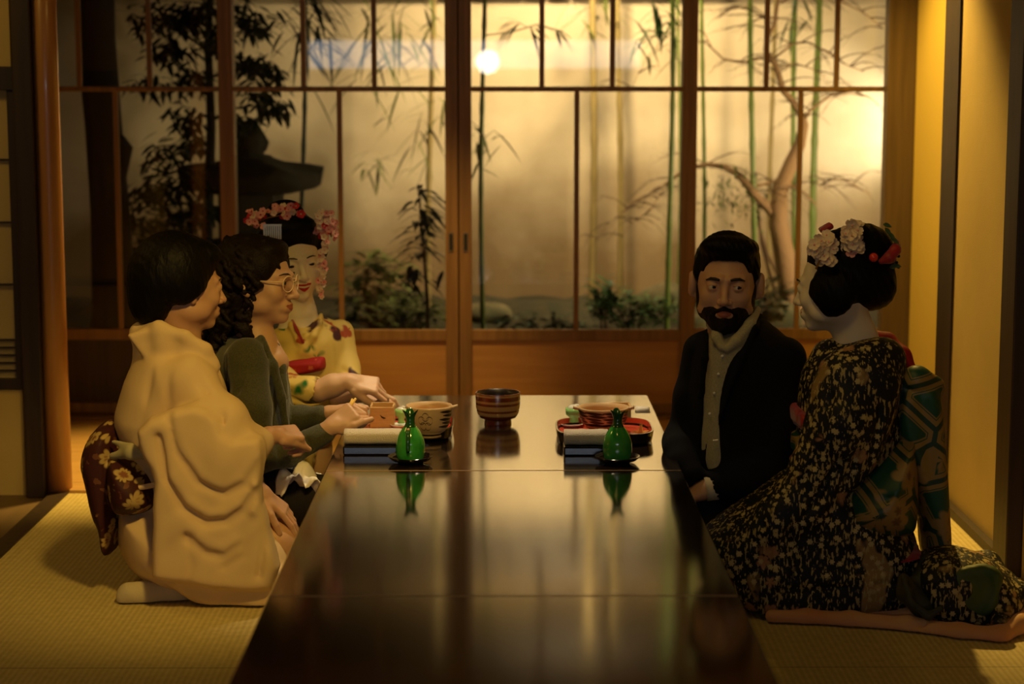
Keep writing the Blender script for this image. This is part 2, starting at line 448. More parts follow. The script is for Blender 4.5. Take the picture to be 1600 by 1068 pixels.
M['sock'] = mat('white_sock', (.55, .47, .32), .9, bump=(200, .2))
M['lens'] = None

def knit(name, c1, c2):
    m = mat(name, c1, .9, sheen=.2); nt = m.node_tree; b = nt.nodes['Principled BSDF']
    tc = N(nt, 'ShaderNodeTexCoord'); n = N(nt, 'ShaderNodeTexNoise'); n.inputs['Scale'].default_value = 260; n.inputs['Detail'].default_value = 2
    nt.links.new(tc.outputs['Object'], n.inputs['Vector'])
    f = math_n(nt, 'MULTIPLY', math_n(nt, 'SUBTRACT', n.outputs['Fac'], .35), 3)
    n2 = math_n(nt, 'MINIMUM', math_n(nt, 'MAXIMUM', f, 0), 1)
    nt.links.new(mixc(nt, n2, c1, c2), b.inputs['Base Color'])
    bp = N(nt, 'ShaderNodeBump'); bp.inputs['Strength'].default_value = .5; bp.inputs['Distance'].default_value = .002
    nt.links.new(n.outputs['Fac'], bp.inputs['Height']); nt.links.new(bp.outputs[0], b.inputs['Normal'])
    return m
M['cardigan'] = knit('green_knit', (.060, .060, .024), (.034, .034, .014))
M['cream_silk'] = mat('cream_crepe', (.72, .53, .31), .8, bump=(700, .25))
M['shirt'] = knit('checked_shirt', (.42, .38, .24), (.34, .31, .19))
M['cuff'] = mat('white_cuff', (.72, .64, .48), .8)

def spots(nt, scale, thr, soft=.04, warp=.02, rnd=1, off=(0, 0, 0), lobes=True, petals=5):
    """petalled blotches: voronoi cells with an angular wobble"""
    tc = N(nt, 'ShaderNodeTexCoord'); mp = N(nt, 'ShaderNodeMapping'); mp.inputs['Location'].default_value = off
    nt.links.new(tc.outputs['Object'], mp.inputs[0])
    vo = N(nt, 'ShaderNodeTexVoronoi'); vo.inputs['Scale'].default_value = scale; vo.inputs['Randomness'].default_value = rnd
    nt.links.new(mp.outputs[0], vo.inputs['Vector'])
    d = vo.outputs['Distance']
    if lobes:                             # angle around the cell centre, in x z
        sp = N(nt, 'ShaderNodeVectorMath', operation='SUBTRACT')
        sc = N(nt, 'ShaderNodeVectorMath', operation='SCALE'); sc.inputs['Scale'].default_value = 1
        nt.links.new(mp.outputs[0], sp.inputs[0]); nt.links.new(vo.outputs['Position'], sp.inputs[1])
        se = N(nt, 'ShaderNodeSeparateXYZ'); nt.links.new(sp.outputs[0], se.inputs[0])
        ang = math_n(nt, 'ARCTAN2', se.outputs[0], se.outputs[2])
        lb = math_n(nt, 'ABSOLUTE', math_n(nt, 'SINE', math_n(nt, 'MULTIPLY', ang, petals/2)))
        d = math_n(nt, 'SUBTRACT', d, math_n(nt, 'MULTIPLY', lb, thr*.45))
    f = N(nt, 'ShaderNodeMapRange'); f.inputs[1].default_value = thr+soft; f.inputs[2].default_value = thr-soft
    nt.links.new(d, f.inputs[0])
    return f.outputs[0], vo.outputs['Color']
def noise_mask(nt, scale, lo, hi, off=(0, 0, 0), stretch=(1, 1, 1)):
    tc = N(nt, 'ShaderNodeTexCoord'); mp = N(nt, 'ShaderNodeMapping'); mp.inputs['Location'].default_value = off; mp.inputs['Scale'].default_value = stretch
    n = N(nt, 'ShaderNodeTexNoise'); n.inputs['Scale'].default_value = scale; n.inputs['Detail'].default_value = 3
    nt.links.new(tc.outputs['Object'], mp.inputs[0]); nt.links.new(mp.outputs[0], n.inputs['Vector'])
    f = N(nt, 'ShaderNodeMapRange'); f.inputs[1].default_value = lo; f.inputs[2].default_value = hi
    nt.links.new(n.outputs['Fac'], f.inputs[0]); return f.outputs[0]
def floral(name, base, layers, rough=.6):
    m = mat(name, base, rough, spec=.3); nt = m.node_tree; b = nt.nodes['Principled BSDF']
    c = base
    for L in layers:
        if L[0] == 'spot':
            f, _ = spots(nt, L[1], L[2], off=L[4] if len(L) > 4 else (0, 0, 0), petals=L[5] if len(L) > 5 else 5)
            if len(L) > 6 and L[6]: f = math_n(nt, 'MULTIPLY', f, noise_mask(nt, L[6][0], L[6][1], L[6][1]+.04, off=(3, 1, 2)))
        elif L[0] == 'noise': f = noise_mask(nt, L[1], L[2], L[2]+.03, off=L[4] if len(L) > 4 else (0, 0, 0), stretch=L[5] if len(L) > 5 else (1, 1, 1))
        c = mixc(nt, f, c, L[3])
    nt.links.new(c, b.inputs['Base Color'])
    n = N(nt, 'ShaderNodeTexNoise'); n.inputs['Scale'].default_value = 120; bp = N(nt, 'ShaderNodeBump'); bp.inputs['Strength'].default_value = .25; bp.inputs['Distance'].default_value = .003
    nt.links.new(n.outputs['Fac'], bp.inputs['Height']); nt.links.new(bp.outputs[0], b.inputs['Normal'])
    return m
NAVY = (.005, .006, .011)
M['navy_floral'] = floral('navy_floral_silk', NAVY, [
    ('noise', 9, .64, (.30, .19, .07), (1, 5, 3), (1, 1, .6)),
    ('noise', 95, .565, (.40, .32, .13), (8, 2, 1), (1.6, 1, .5)),
    ('noise', 12, .60, NAVY, (4, 9, 3)),
    ('spot', 15, .20, (.38, .20, .10), (2, 0, 5), 5, (4, .52)),
    ('spot', 44, .24, (.52, .43, .20), (0, 1, 0), 6, (6, .44)),
    ('spot', 15, .05, (.5, .35, .08), (2, 0, 5), 5)])
M['yellow_kimono'] = floral('yellow_silk', (.74, .56, .16), [
    ('spot', 11, .26, (.07, .02, .025), (2.2, 0, 7.1), 4, (7, .50)),
    ('spot', 12, .24, (.42, .08, .03), (7.2, .3, 3), 4, (9, .52)),
    ('spot', 10, .22, (.02, .15, .03), (1.2, .1, 1), 4, (6, .55))])
M['dark_obi'] = floral('dark_red_obi', (.055, .012, .012), [
    ('noise', 30, .60, (.16, .06, .03), (1, 5, 3), (1, 1, 1)),
    ('spot', 15, .27, (.50, .36, .14), (.3, 0, .2), 8), ('spot', 15, .14, (.25, .10, .05), (.3, 0, .2), 8)])
M['red_print'] = floral('red_print_silk', (.36, .012, .018), [('spot', 30, .18, (.55, .12, .06), (0, 0, 0), 5)])
M['navy_obi'] = None
def obi_hex():
    m = mat('green_gold_brocade', (.01, .07, .04), .45); nt = m.node_tree; b = nt.nodes['Principled BSDF']
    tc = N(nt, 'ShaderNodeTexCoord'); mp = N(nt, 'ShaderNodeMapping'); mp.inputs['Scale'].default_value = (1, .4, 1); mp.inputs['Rotation'].default_value = (0, .5, 0)
    nt.links.new(tc.outputs['Object'], mp.inputs[0])
    v = N(nt, 'ShaderNodeTexVoronoi', feature='DISTANCE_TO_EDGE'); v.inputs['Scale'].default_value = 9; v.inputs['Randomness'].default_value = .45
    nt.links.new(mp.outputs[0], v.inputs['Vector'])
    e = v.outputs['Distance']
    f1 = math_n(nt, 'LESS_THAN', e, .15); f2 = math_n(nt, 'LESS_THAN', e, .055); f3 = math_n(nt, 'SUBTRACT', math_n(nt, 'LESS_THAN', e, .20), math_n(nt, 'LESS_THAN', e, .17))
    fl, _ = spots(nt, 9, .26, off=(0, 0, 0), petals=6)
    c = mixc(nt, f1, (.008, .075, .045), (.30, .20, .06))
    c = mixc(nt, f2, c, (.01, .05, .035)); c = mixc(nt, f3, c, (.26, .18, .06))
    m2, _ = spots(nt, 11, .30, off=(3, 1, 1), petals=6)
    c = mixc(nt, m2, c, (.34, .22, .08))
    m3, _ = spots(nt, 11, .10, off=(3, 1, 1), petals=6); c = mixc(nt, m3, c, (.16, .08, .03))
    nt.links.new(c, b.inputs['Base Color']); return m
M['brocade'] = obi_hex()
M['hexband'] = floral('black_white_band', (.01, .012, .02), [('spot', 14, .30, (.42, .38, .2), (0, 0, 0), 6), ('spot', 14, .22, (.015, .01, .015), (0, 0, 0), 6)])
M['peach'] = mat('peach_lining', (.62, .26, .11), .6, sheen=.2, vary=(8, (.66, .36, .16)))
M['green_silk'] = mat('green_silk', (.022, .075, .012), .6, vary=(16, (.07, .10, .018)))
M['darkgreen_lining'] = mat('dark_green_lining', (.022, .030, .014), .6, vary=(14, (.05, .045, .015)))

def glass_mat(name, tint=(1, 1, 1), ior=1.45, gloss=1.0, rough=.0):
    m = bpy.data.materials.new(name); m.use_nodes = True; nt = m.node_tree; nt.nodes.clear()
    o = N(nt, 'ShaderNodeOutputMaterial'); mx = N(nt, 'ShaderNodeMixShader'); t = N(nt, 'ShaderNodeBsdfTransparent'); g = N(nt, 'ShaderNodeBsdfGlossy'); f = N(nt, 'ShaderNodeFresnel')
    f.inputs[0].default_value = ior; t.inputs[0].default_value = (*tint, 1); g.inputs['Roughness'].default_value = rough; g.inputs[0].default_value = (gloss, gloss, gloss, 1)
    if rough < 0: mx.inputs[0].default_value = .07; g.inputs['Roughness'].default_value = 0
    else: nt.links.new(f.outputs[0], mx.inputs[0])
    nt.links.new(t.outputs[0], mx.inputs[1]); nt.links.new(g.outputs[0], mx.inputs[2]); nt.links.new(mx.outputs[0], o.inputs[0])
    return m
M['glass'] = glass_mat('window_glass', (.95, .95, .93), 1.38)
M['lens'] = glass_mat('spectacle_lens', (.98, .98, .98), 1.25, .6, -1)
def emis(name, c, s):
    m = bpy.data.materials.new(name); m.use_nodes = True; b = m.node_tree.nodes['Principled BSDF']
    b.inputs['Base Color'].default_value = (*c, 1); b.inputs['Emission Color'].default_value = (*c, 1); b.inputs['Emission Strength'].default_value = s
    return m
def tatami():
    m = mat('tatami', (.60, .47, .22), .75); nt = m.node_tree; b = nt.nodes['Principled BSDF']
    tc = N(nt, 'ShaderNodeTexCoord'); se = N(nt, 'ShaderNodeSeparateXYZ'); nt.links.new(tc.outputs['Object'], se.inputs[0])
    wy = math_n(nt, 'SINE', math_n(nt, 'MULTIPLY', se.outputs[0], 2*math.pi/.0145))
    wx = math_n(nt, 'SINE', math_n(nt, 'MULTIPLY', se.outputs[1], 2*math.pi/.010))
    n = N(nt, 'ShaderNodeTexNoise'); n.inputs['Scale'].default_value = 40; nt.links.new(tc.outputs['Object'], n.inputs['Vector'])
    a = math_n(nt, 'ADD', math_n(nt, 'MULTIPLY', wy, .5), math_n(nt, 'MULTIPLY', wx, .12))
    # mat seams
    fy = math_n(nt, 'ABSOLUTE', math_n(nt, 'SUBTRACT', math_n(nt, 'FRACT', math_n(nt, 'ADD', math_n(nt, 'DIVIDE', math_n(nt, 'SUBTRACT', se.outputs[1], 4.26), 1.87), 10)), .0))
    seam = math_n(nt, 'LESS_THAN', fy, .0018)
    f = math_n(nt, 'ADD', math_n(nt, 'MULTIPLY', a, .35), math_n(nt, 'MULTIPLY', n.outputs['Fac'], .8))
    c = mixc(nt, f, (.44, .345, .13), (.72, .60, .29)); c = mixc(nt, seam, c, (.12, .09, .03))
    nt.links.new(c, b.inputs['Base Color'])
    bp = N(nt, 'ShaderNodeBump'); bp.inputs['Strength'].default_value = .6; bp.inputs['Distance'].default_value = .002
    nt.links.new(a, bp.inputs['Height']); nt.links.new(bp.outputs[0], b.inputs['Normal']); return m
M['tatami'] = tatami()
def table_mat():
    m = mat('table_lacquer', (.018, .011, .007), .12, coat=1, spec=.9); nt = m.node_tree; b = nt.nodes['Principled BSDF']
    tc = N(nt, 'ShaderNodeTexCoord'); n = N(nt, 'ShaderNodeTexNoise'); mp = N(nt, 'ShaderNodeMapping'); mp.inputs['Scale'].default_value = (1, .12, 1)
    nt.links.new(tc.outputs['Object'], mp.inputs[0]); nt.links.new(mp.outputs[0], n.inputs['Vector']); n.inputs['Scale'].default_value = 60; n.inputs['Detail'].default_value = 4
    r = N(nt, 'ShaderNodeMapRange'); r.inputs[3].default_value = .08; r.inputs[4].default_value = .13; nt.links.new(n.outputs['Fac'], r.inputs[0]); nt.links.new(r.outputs[0], b.inputs['Roughness'])
    b.inputs['Coat Roughness'].default_value = .10
    nt.links.new(mixc(nt, n.outputs['Fac'], (.022, .012, .007), (.012, .009, .006)), b.inputs['Base Color'])
    return m
M['table'] = table_mat()

wall_base_tone()

# ------------------------------------------------------------------ the room
def struct(name, mb, m, parent=None, **kw):
    o = mb.build(name, m, parent, **kw)
    if parent is None: o['kind'] = 'structure'
    return o
XT = 1.40; YB = 6.13                      # tatami half width, far edge
b = MB(); b.box((-1.415, -1.8, -.05), (XT, YB, 0)); struct('floor', b, M['tatami'], loc=(0, 0, 0))
b = MB()
for i in range(9): b.box((-2.6, YB+.05+i*.18, -.05), (1.62, YB+.05+i*.18+.177, -.012))
struct('floor_corridor', b, M['corridor_wood'])
b = MB(); b.box((-1.415, YB, -.05), (XT, YB+.05, .012)); struct('trim_1', b, M['corridor_wood'], bevel=.004)
b = MB(); b.box((-1.475, -1.8, -.05), (-1.415, YB+.02, .004)); struct('trim_2', b, M['dark_wood'], bevel=.003)
b = MB()
for i in range(5): b.box((-1.475-(i+1)*.28, -1.8, -.05), (-1.475-i*.28-.002, YB+.02, -.01))
struct('floor_side', b, mat('dim_side_floor', (.16, .10, .05), .6, vary=(9, (.12, .075, .035), (1, .1, 1))))
b = MB(); b.box((XT, -1.8, -.05), (XT+.1, 5.93, 2.45)); struct('wall_right', b, M['plaster'])
b = MB(); b.box((XT-.006, 5.93, -.012), (XT+.1, 6.13, 2.45)); struct('trim_3', b, M['dark_wood'], bevel=.003)
b = MB(); b.box((XT-.025, 5.2, 0), (XT-.0, 5.93, .028)); struct('baseboard_right', b, M['dark_wood'])
b = MB(); b.box((XT-.045, 5.05, 0), (XT+.0, 5.19, 2.45)); struct('trim_4', b, M['dark_wood'], bevel=.004)
b = MB(); b.box((1.60, 6.13, -.05), (1.70, 7.56, 2.45)); struct('wall_corridor_right', b, M['ochre_plaster'])
b = MB(); b.box((-2.9, -1.8, -.05), (-2.8, 7.7, 2.45)); struct('wall_left', b, M['plaster'])
b = MB(); b.box((-2.9, -1.9, -.05), (1.7, -1.8, 2.45)); struct('wall_front', b, M['plaster'])
b = MB(); b.box((-2.9, -1.9, 2.45), (1.8, 7.75, 2.5)); struct('ceiling', b, M['ceiling'])
# back-left wall with a sliding paper screen, dark post and polished log
b = MB(); b.box((-2.8, 6.15, -.01), (-1.56, 6.20, .36)); b.box((-2.8, 6.15, 1.375), (-1.56, 6.20, 2.45)); struct('wall_back', b, M['plaster'])
sc = empty('door_5', (-2.05, 6.17, .36), kind='structure')
b = MB(); b.box((-2.6, 6.14, .34), (-1.535, 6.19, .375)); b.box((-2.6, 6.13, 1.30), (-1.535, 6.19, 1.375)); b.box((-1.575, 6.14, .375), (-1.545, 6.19, 1.30)); b.box((-2.6, 6.14, .375), (-2.57, 6.19, 1.30))
b.build('screen_frame', M['dark_wood'], sc, bevel=.002)
b = MB()
for x in (-1.66, -1.76, -1.86, -1.96, -2.1, -2.25, -2.4): b.box((x-.004, 6.155, .375), (x+.004, 6.165, 1.30))
for z in (.40, .425, .45, .475, .50, .68, .88, 1.08): b.box((-2.57, 6.156, z-.003), (-1.575, 6.166, z+.003))
b.build('lattice', M['dark_wood'], sc)
b = MB(); b.box((-2.57, 6.168, .375), (-1.575, 6.172, 1.30)); b.build('paper_panel', M['paper'], sc)
b = MB(); b.box((-1.545, 6.10, -.01), (-1.485, 6.20, 2.45)); struct('post_dark', b, M['dark_wood'], bevel=.004)
b = MB(); b.lathe((-1.452, 6.16, -.01), [(.042, 0), (.040, .6), (.040, 1.3), (.041, 2.46)], 28); struct('post_log', b, M['log'], smooth=True)
# glazed sliding doors
YD = 7.60
DW = .945
def glazed_door(i, xl, y, upper, lower, handles=()):
    d = empty('door_%d' % i, (xl+DW/2, y, .0), kind='structure')
    b = MB(); z0, z1 = .004, 1.80
    b.box((xl, y-.015, z0), (xl+.058, y+.015, z1)); b.box((xl+DW-.058, y-.015, z0), (xl+DW, y+.015, z1))
    a, c = xl+.058, xl+DW-.058
    for (p, q) in ((z0, .045), (.300, .345), (1.285, 1.305), (1.76, z1)): b.box((a, y-.014, p), (c, y+.014, q))
    b.build('frame', M['cedar'], d, bevel=.003)
    b = MB()
    for x in upper: b.box((x-.010, y-.012, 1.305), (x+.010, y+.010, 1.76))
    for x in lower: b.box((x-.010, y-.012, .345), (x+.010, y+.010, 1.285))
    b.build('glazing_bar', M['cedar'], d, bevel=.002)
    b = MB(); b.box((a, y+.002, .345), (c, y+.005, 1.76)); b.build('glass_pane', M['glass'], d)
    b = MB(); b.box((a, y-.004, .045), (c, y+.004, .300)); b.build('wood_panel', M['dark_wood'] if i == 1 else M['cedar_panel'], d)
    for x in handles:
        b = MB(); b.box((x-.010, y-.0175, .655), (x+.010, y-.0148, .735)); b.m = 1; b.box((x-.006, y-.018, .662), (x+.006, y-.0172, .728))
        b.build('handle', [M['brass'], M['ink']], d, bevel=.002)
    return d
def dx(u, y=YD): return at(u, 300, y)[0]
x2l = dx(345); x2r = x2l+DW; x3r = dx(1105)
third = (DW-.116)/3
def thirds(x): return [x+.058+third*k for k in (1, 2)]
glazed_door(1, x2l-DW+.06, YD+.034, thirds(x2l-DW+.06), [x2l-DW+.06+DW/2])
glazed_door(2, x2l, YD, thirds(x2l), [x2l+DW/2], (x2r-.016-.02,))
x3l = x2r-.012
glazed_door(3, x3l, YD+.034 if False else YD+.0, thirds(x3l), [x3l+DW/2], (x3l+.034,))
glazed_door(4, x3l+DW-.06, YD+.034, thirds(x3l+DW-.06), [x3l+DW-.06+DW/2])
b = MB(); b.box((1.49, 7.50, -.01), (1.60, 7.585, 2.45)); struct('post_corner', b, mat('brown_post', (.13, .075, .03), .5, vary=(14, (.09, .05, .02), (3, 3, .15))), bevel=.004)
b = MB(); b.box((-2.8, YD-.06, -.03), (2.0, YD+.08, .003)); struct('trim_5', b, M['cedar'])
b = MB(); b.box((-2.8, YD-.06, 1.801), (2.0, YD+.08, 1.90)); struct('trim_6', b, M['cedar'])
b = MB(); b.box((-2.8, YD-.03, 1.90), (2.0, YD+.07, 2.45)); struct('wall_transom', b, M['dark_wood'])
b = MB(); b.box((1.601, YD-.04, -.01), (2.6, YD+.0-.02, 2.45)); struct('wall_return', b, M['plaster'])
# what the glass mirrors behind the camera: a paper globe lamp and a dusk-lit strip window
lampo = empty('paper_lantern', (-.13, -1.0, 1.36), 'round white paper globe lamp, seen as a bright ball mirrored in the door glass', 'lamp')
b = MB(); b.sphere((-.13, -1.0, 1.47), .095, 16); b.build('globe', emis('lamp_paper', (1, .93, .82), 26), lampo, smooth=True)
b = MB(); b.tube([(-.13, -1.0, 1.565), (-.13, -1.0, 2.45)], .003, 6); b.build('cord', M['ink'], lampo)
wn = empty('window_1', (-.2, -1.8, 1.55), kind='structure')
b = MB(); b.box((-1.7, -1.797, 1.42), (1.2, -1.79, 1.66)); b.build('lit_pane', emis('dusk_pane', (.74, .84, 1), 3.2), wn)
b = MB(); b.box((-1.75, -1.80, 1.37), (1.25, -1.77, 1.42)); b.box((-1.75, -1.80, 1.66), (1.25, -1.77, 1.71)); b.box((-1.75, -1.80, 1.42), (-1.70, -1.77, 1.66)); b.box((1.2, -1.80, 1.42), (1.25, -1.77, 1.66))
b.build('window_frame', M['dark_wood'], wn)

# ------------------------------------------------------------------ garden
YW = 10.2
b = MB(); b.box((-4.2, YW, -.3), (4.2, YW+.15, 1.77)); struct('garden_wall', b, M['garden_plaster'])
b = MB()
for i in range(70): b.box((-4.2+.12*i, YW-.10, 1.77), (-4.2+.12*i+.112, YW+.29, 2.05))
struct('trim_7', b, M['dark_wood'])
b = MB(); b.box((-4.2, YW+.32, 1.9), (4.2, YW+.45, 2.30)); struct('neighbour_wall', b, mat('brown_plaster', (.52, .34, .14), .95))
b = MB(); b.box((-4.2, YW-.2, 2.30), (4.2, YW+.8, 2.7)); struct('neighbour_eave', b, M['dark_wood'])
nx, ny = 90, 40
gv = []; gf = []
for j in range(ny+1):
    for i in range(nx+1):
        x = -4.2+8.4*i/nx; y = 7.75+2.45*j/ny
        z = .02+.16*min(1, max(0, (y-8.1)/1.2))+.05*math.sin(x*3.1+1)*math.sin(y*4+.5)+.03*math.sin(x*9)*math.cos(y*8)
        gv.append((x, y, z))
for j in range(ny):
    for i in range(nx): a = j*(nx+1)+i; gf.append((a, a+1, a+nx+2, a+nx+1))
o = mesh_np('garden_ground', gv, gf, M['soil'], None, None, True, loc=(0, 9, 0)); o['kind'] = 'structure'

def tube_px(pts, Y):                      # polyline of (u, v[, dy]) at depth Y
    return [at(p[0], p[1], Y+(p[2] if len(p) > 2 else 0)) for p in pts]
def bamboo(u0, u1, Y, r, m, label, v0=-160, v1=None, group=None):
    p0 = at(u0, v0, Y); 
    base = at(u1, 500, Y); base = (base[0], Y, .12)
    t = empty('bamboo', base, label, 'bamboo', group)
    n = 12; b = MB(); rings = []; pts = []; rad = []
    for k in range(n*4+1):
        s = k/(n*4); x = base[0]+(p0[0]-base[0])*s; z = base[2]+(2.3-base[2])*s
        pts.append((x+.012*math.sin(s*5+u0), Y, z)); rad.append(r*(1.22 if k % 4 == 0 else 1)*(1-.2*s))
    b.tube(pts, rad, 10); b.build('stalk', m, t, smooth=True)
    return t, pts
def spray(parent, o, n, L, spread, m, name='leaves', W=.018, dirn=None, droop=.35):
    b = MB()
    for k in range(n):
        a = random.uniform(0, 2*math.pi) if dirn is None else random.gauss(dirn, .9)
        p = Vector(o)+Vector((random.gauss(0, spread), random.gauss(0, spread*.7), random.gauss(0, spread)))
        d = Vector((math.cos(a), random.uniform(-.6, .6), random.uniform(-.9, .35)))
        b.leaf(p, d, (0, 0, 1), L*random.uniform(.6, 1.2), W, droop)
    return b.build(name, m, parent)
B = [
 (476, 470, 8.9, .011, 'bamboo_dark', 'dark thin bamboo rising behind the stone lantern'),
 (757, 755, 8.6, .011, 'bamboo', 'slim green bamboo just right of the middle door stiles'),
 (1048, 1046, 8.9, .013, 'bamboo', 'green bamboo left of the stile near the bearded man'),
 (1176, 1175, 9.1, .014, 'bamboo', 'green bamboo above the bearded man, left of the bare tree'),
 (1246, 1240, 9.4, .014, 'bamboo', 'green bamboo behind the bare tree trunk'),
 (1279, 1272, 9.5, .018, 'bamboo', 'thickest green bamboo, close to the brightest patch of wall'),
 (1210, 1204, 9.6, .012, 'bamboo_tan', 'pale tan bamboo between two green ones behind the bare tree'),
 (930, 922, 9.7, .018, 'bamboo_tan', 'tan bamboo seen through the middle right door, far from others'),
 (968, 966, 9.9, .016, 'bamboo_tan', 'faint tan bamboo standing against the wall beside the blurred tan one'),
 (676, 672, 9.6, .014, 'bamboo_tan', 'tan bamboo behind the spiky potted looking shrub'),
 (1062, 1058, 9.5, .008, 'bamboo', 'very thin green bamboo next to the door stile'),
 (1100, 1096, 9.3, .010, 'bamboo', 'thin green bamboo hidden partly by the right door stile'),
]
bam = []
for u0, u1, Y, r, mk, lb in B:
    t, pts = bamboo(u0, u1, Y, r, M[mk], lb); bam.append((t, Y))
def P3(u, v, Y): return at(u, v, Y)
random.seed(3)
spray(bam[0][0], P3(478, 20, 8.8), 60, .20, .06, M['leaf_dark'], dirn=-.8)
spray(bam[0][0], P3(490, 60, 8.8), 24, .17, .04, M['leaf_dark'], dirn=-1.0)
spray(bam[9][0], P3(630, 20, 9.5), 46, .24, .13, M['leaf_olive'])
spray(bam[9][0], P3(600, 90, 9.5), 34, .24, .12, M['leaf_olive'], dirn=-1.8)
spray(bam[9][0], P3(676, 200, 9.6), 26, .2, .09, M['leaf_olive'], dirn=-2.0)
spray(bam[9][0], P3(585, 250, 9.6), 16, .14, .03, M['leaf_olive'])
spray(bam[1][0], P3(752, 215, 8.7), 18, .16, .05, M['leaf_olive'], dirn=-2.2)
spray(bam[1][0], P3(806, 36, 8.6), 12, .11, .012, M['leaf_dark'], dirn=-2.6)
spray(bam[1][0], P3(832, 42, 8.6), 10, .11, .012, M['leaf_dark'], dirn=-.5)
spray(bam[1][0], P3(870, 48, 8.6), 6, .10, .010, M['leaf_dark'], dirn=-.4)
spray(bam[2][0], P3(1035, 20, 8.9), 26, .13, .07, M['leaf_mid'])
spray(bam[2][0], P3(1020, 60, 9.0), 18, .12, .06, M['leaf_olive'])
spray(bam[4][0], P3(1250, 20, 9.3), 22, .12, .05, M['leaf_mid'], dirn=-1)
spray(bam[7][0], P3(925, 5, 9.7), 22, .16, .07, M['leaf_olive'])
b = MB(); b.tube([P3(757, 55, 8.6), P3(800, 50, 8.6), P3(840, 38, 8.6), P3(880, 50, 8.6)], .003, 5); b.build('branch', M['leaf_dark'], bam[1][0])
# thick dark trunk on the left
t = empty('tree', (at(175, 480, 8.35)[0], 8.35, .05), 'thick nearly black tree trunk filling the far left glass door', 'tree')
b = MB(); b.tube(tube_px([(145, -120), (150, 60), (162, 200), (172, 330), (178, 480), (176, 620)], 8.35), [.085, .083, .08, .085, .095, .13], 14)
b.tube(tube_px([(166, 250), (190, 210), (197, 230), (190, 280)], 8.33), [.03, .03, .03, .02], 8)
b.build('trunk', M['grass_trunk'], t, smooth=True)
# leafy evergreen
random.seed(11)
t = empty('evergreen_tree', (at(325, 500, 8.55)[0], 8.55, .1), 'dark broad-leaved evergreen tree between the black trunk and the stone lantern', 'tree')
b = MB(); b.tube(tube_px([(318, 560), (322, 400), (330, 200), (325, 60), (335, -120)], 8.55), [.03, .026, .02, .016, .012], 10)
brs = [((325, 80), (250, 40)), ((325, 60), (400, 30)), ((328, 150), (260, 130)), ((330, 120), (420, 110)), ((328, 190), (400, 165)), ((326, 240), (250, 250)),
       ((325, 270), (230, 280)), ((322, 320), (230, 330)), ((322, 350), (280, 360)), ((320, 400), (220, 400)), ((320, 440), (280, 470)), ((324, 40), (220, 10))]
for a, c in brs: b.tube(tube_px([a, ((a[0]+c[0])/2, (a[1]+c[1])/2-8), c], 8.55), [.008, .006, .003], 6)
b.build('trunk', M['grass_trunk'], t, smooth=True)
b = MB()
clus = [(250, 30, 50), (300, 20, 40), (360, 20, 40), (400, 40, 34), (420, 110, 26), (395, 100, 30), (270, 80, 34), (300, 120, 34), (400, 150, 26), (430, 170, 22), (380, 190, 24),
        (290, 185, 30), (255, 240, 26), (300, 220, 24), (270, 290, 40), (230, 300, 34), (215, 350, 44), (270, 350, 44), (310, 330, 34), (240, 410, 46), (300, 400, 40), (260, 380, 40), (215, 420, 40), (300, 460, 36), (250, 500, 40), (220, 470, 44), (280, 470, 44), (330, 450, 34), (340, 60, 34), (230, 130, 20)]
for (u, v, r) in clus:
    for k in range(int(r*2.6)):
        uu = random.gauss(u, r*.5); vv = random.gauss(v, r*.36); p = at(uu, vv, 8.55+random.uniform(-.16, .16))
        d = (random.uniform(-1, 1), random.uniform(-.6, .6), random.uniform(-.7, .15)); b.leaf(p, d, (0, random.uniform(-.6, .2), 1), random.uniform(.05, .085), .026, .2)
b.build('foliage', M['leaf_dark'], t)
# stone lantern
lc = at(384, 400, 8.75)
t = empty('stone_lantern', (lc[0], 8.75, .08), 'old stone garden lantern with a wide upturned cap, behind the left doors', 'lantern')
def zz(v): return at(384, v, 8.75)[2]-.08
pxm = 1/ (at(1, 300, 8.75)[0]-at(0, 300, 8.75)[0])
def rr(p): return p/pxm
C0 = (lc[0]+.03, 8.75, .08)
b = MB(); b.lathe(C0, [(rr(4), zz(186)), (rr(14), zz(194)), (rr(22), zz(208)), (rr(30), zz(222)), (rr(26), zz(234)), (rr(20), zz(240)), (rr(34), zz(243)), (rr(34), zz(250))][::-1], 24); b.build('finial', M['stone'], t, smooth=True)
b = MB()
def hexring(r, z, up=0):
    return [(C0[0]+r*math.cos(a)*(1+.06*abs(math.cos(3*a))), C0[1]+r*math.sin(a)*(1+.06*abs(math.cos(3*a))), C0[2]+z+up*abs(math.cos(3*a))**6) for a in [2*math.pi*i/48 for i in range(48)]]
b.loft([hexring(rr(60), zz(302)), hexring(rr(104), zz(293), .03), hexring(rr(108), zz(275), .045), hexring(rr(84), zz(262), .02), hexring(rr(50), zz(252)), hexring(rr(28), zz(244))]); b.build('cap', M['stone'], t, smooth=True)
b = MB(); b.loft([[(C0[0]+s*rr(w)*math.cos(a), C0[1]+s*rr(w)*math.sin(a), C0[2]+zz(v)) for a in [math.pi/3*i+.3 for i in range(6)]] for s, w, v in ((1, 52, 372), (1, 52, 302))]); b.build('fire_box', M['stone'], t)
b = MB(); b.lathe(C0, [(rr(74), zz(392)), (rr(78), zz(380)), (rr(58), zz(372))], 6); b.lathe(C0, [(rr(44), 0), (rr(30), .08), (rr(28), zz(400)), (rr(60), zz(391))], 20); b.build('pedestal', M['stone'], t)
for a in (.0, 1.05, 2.1, 3.15, 4.2, 5.25):
    pass
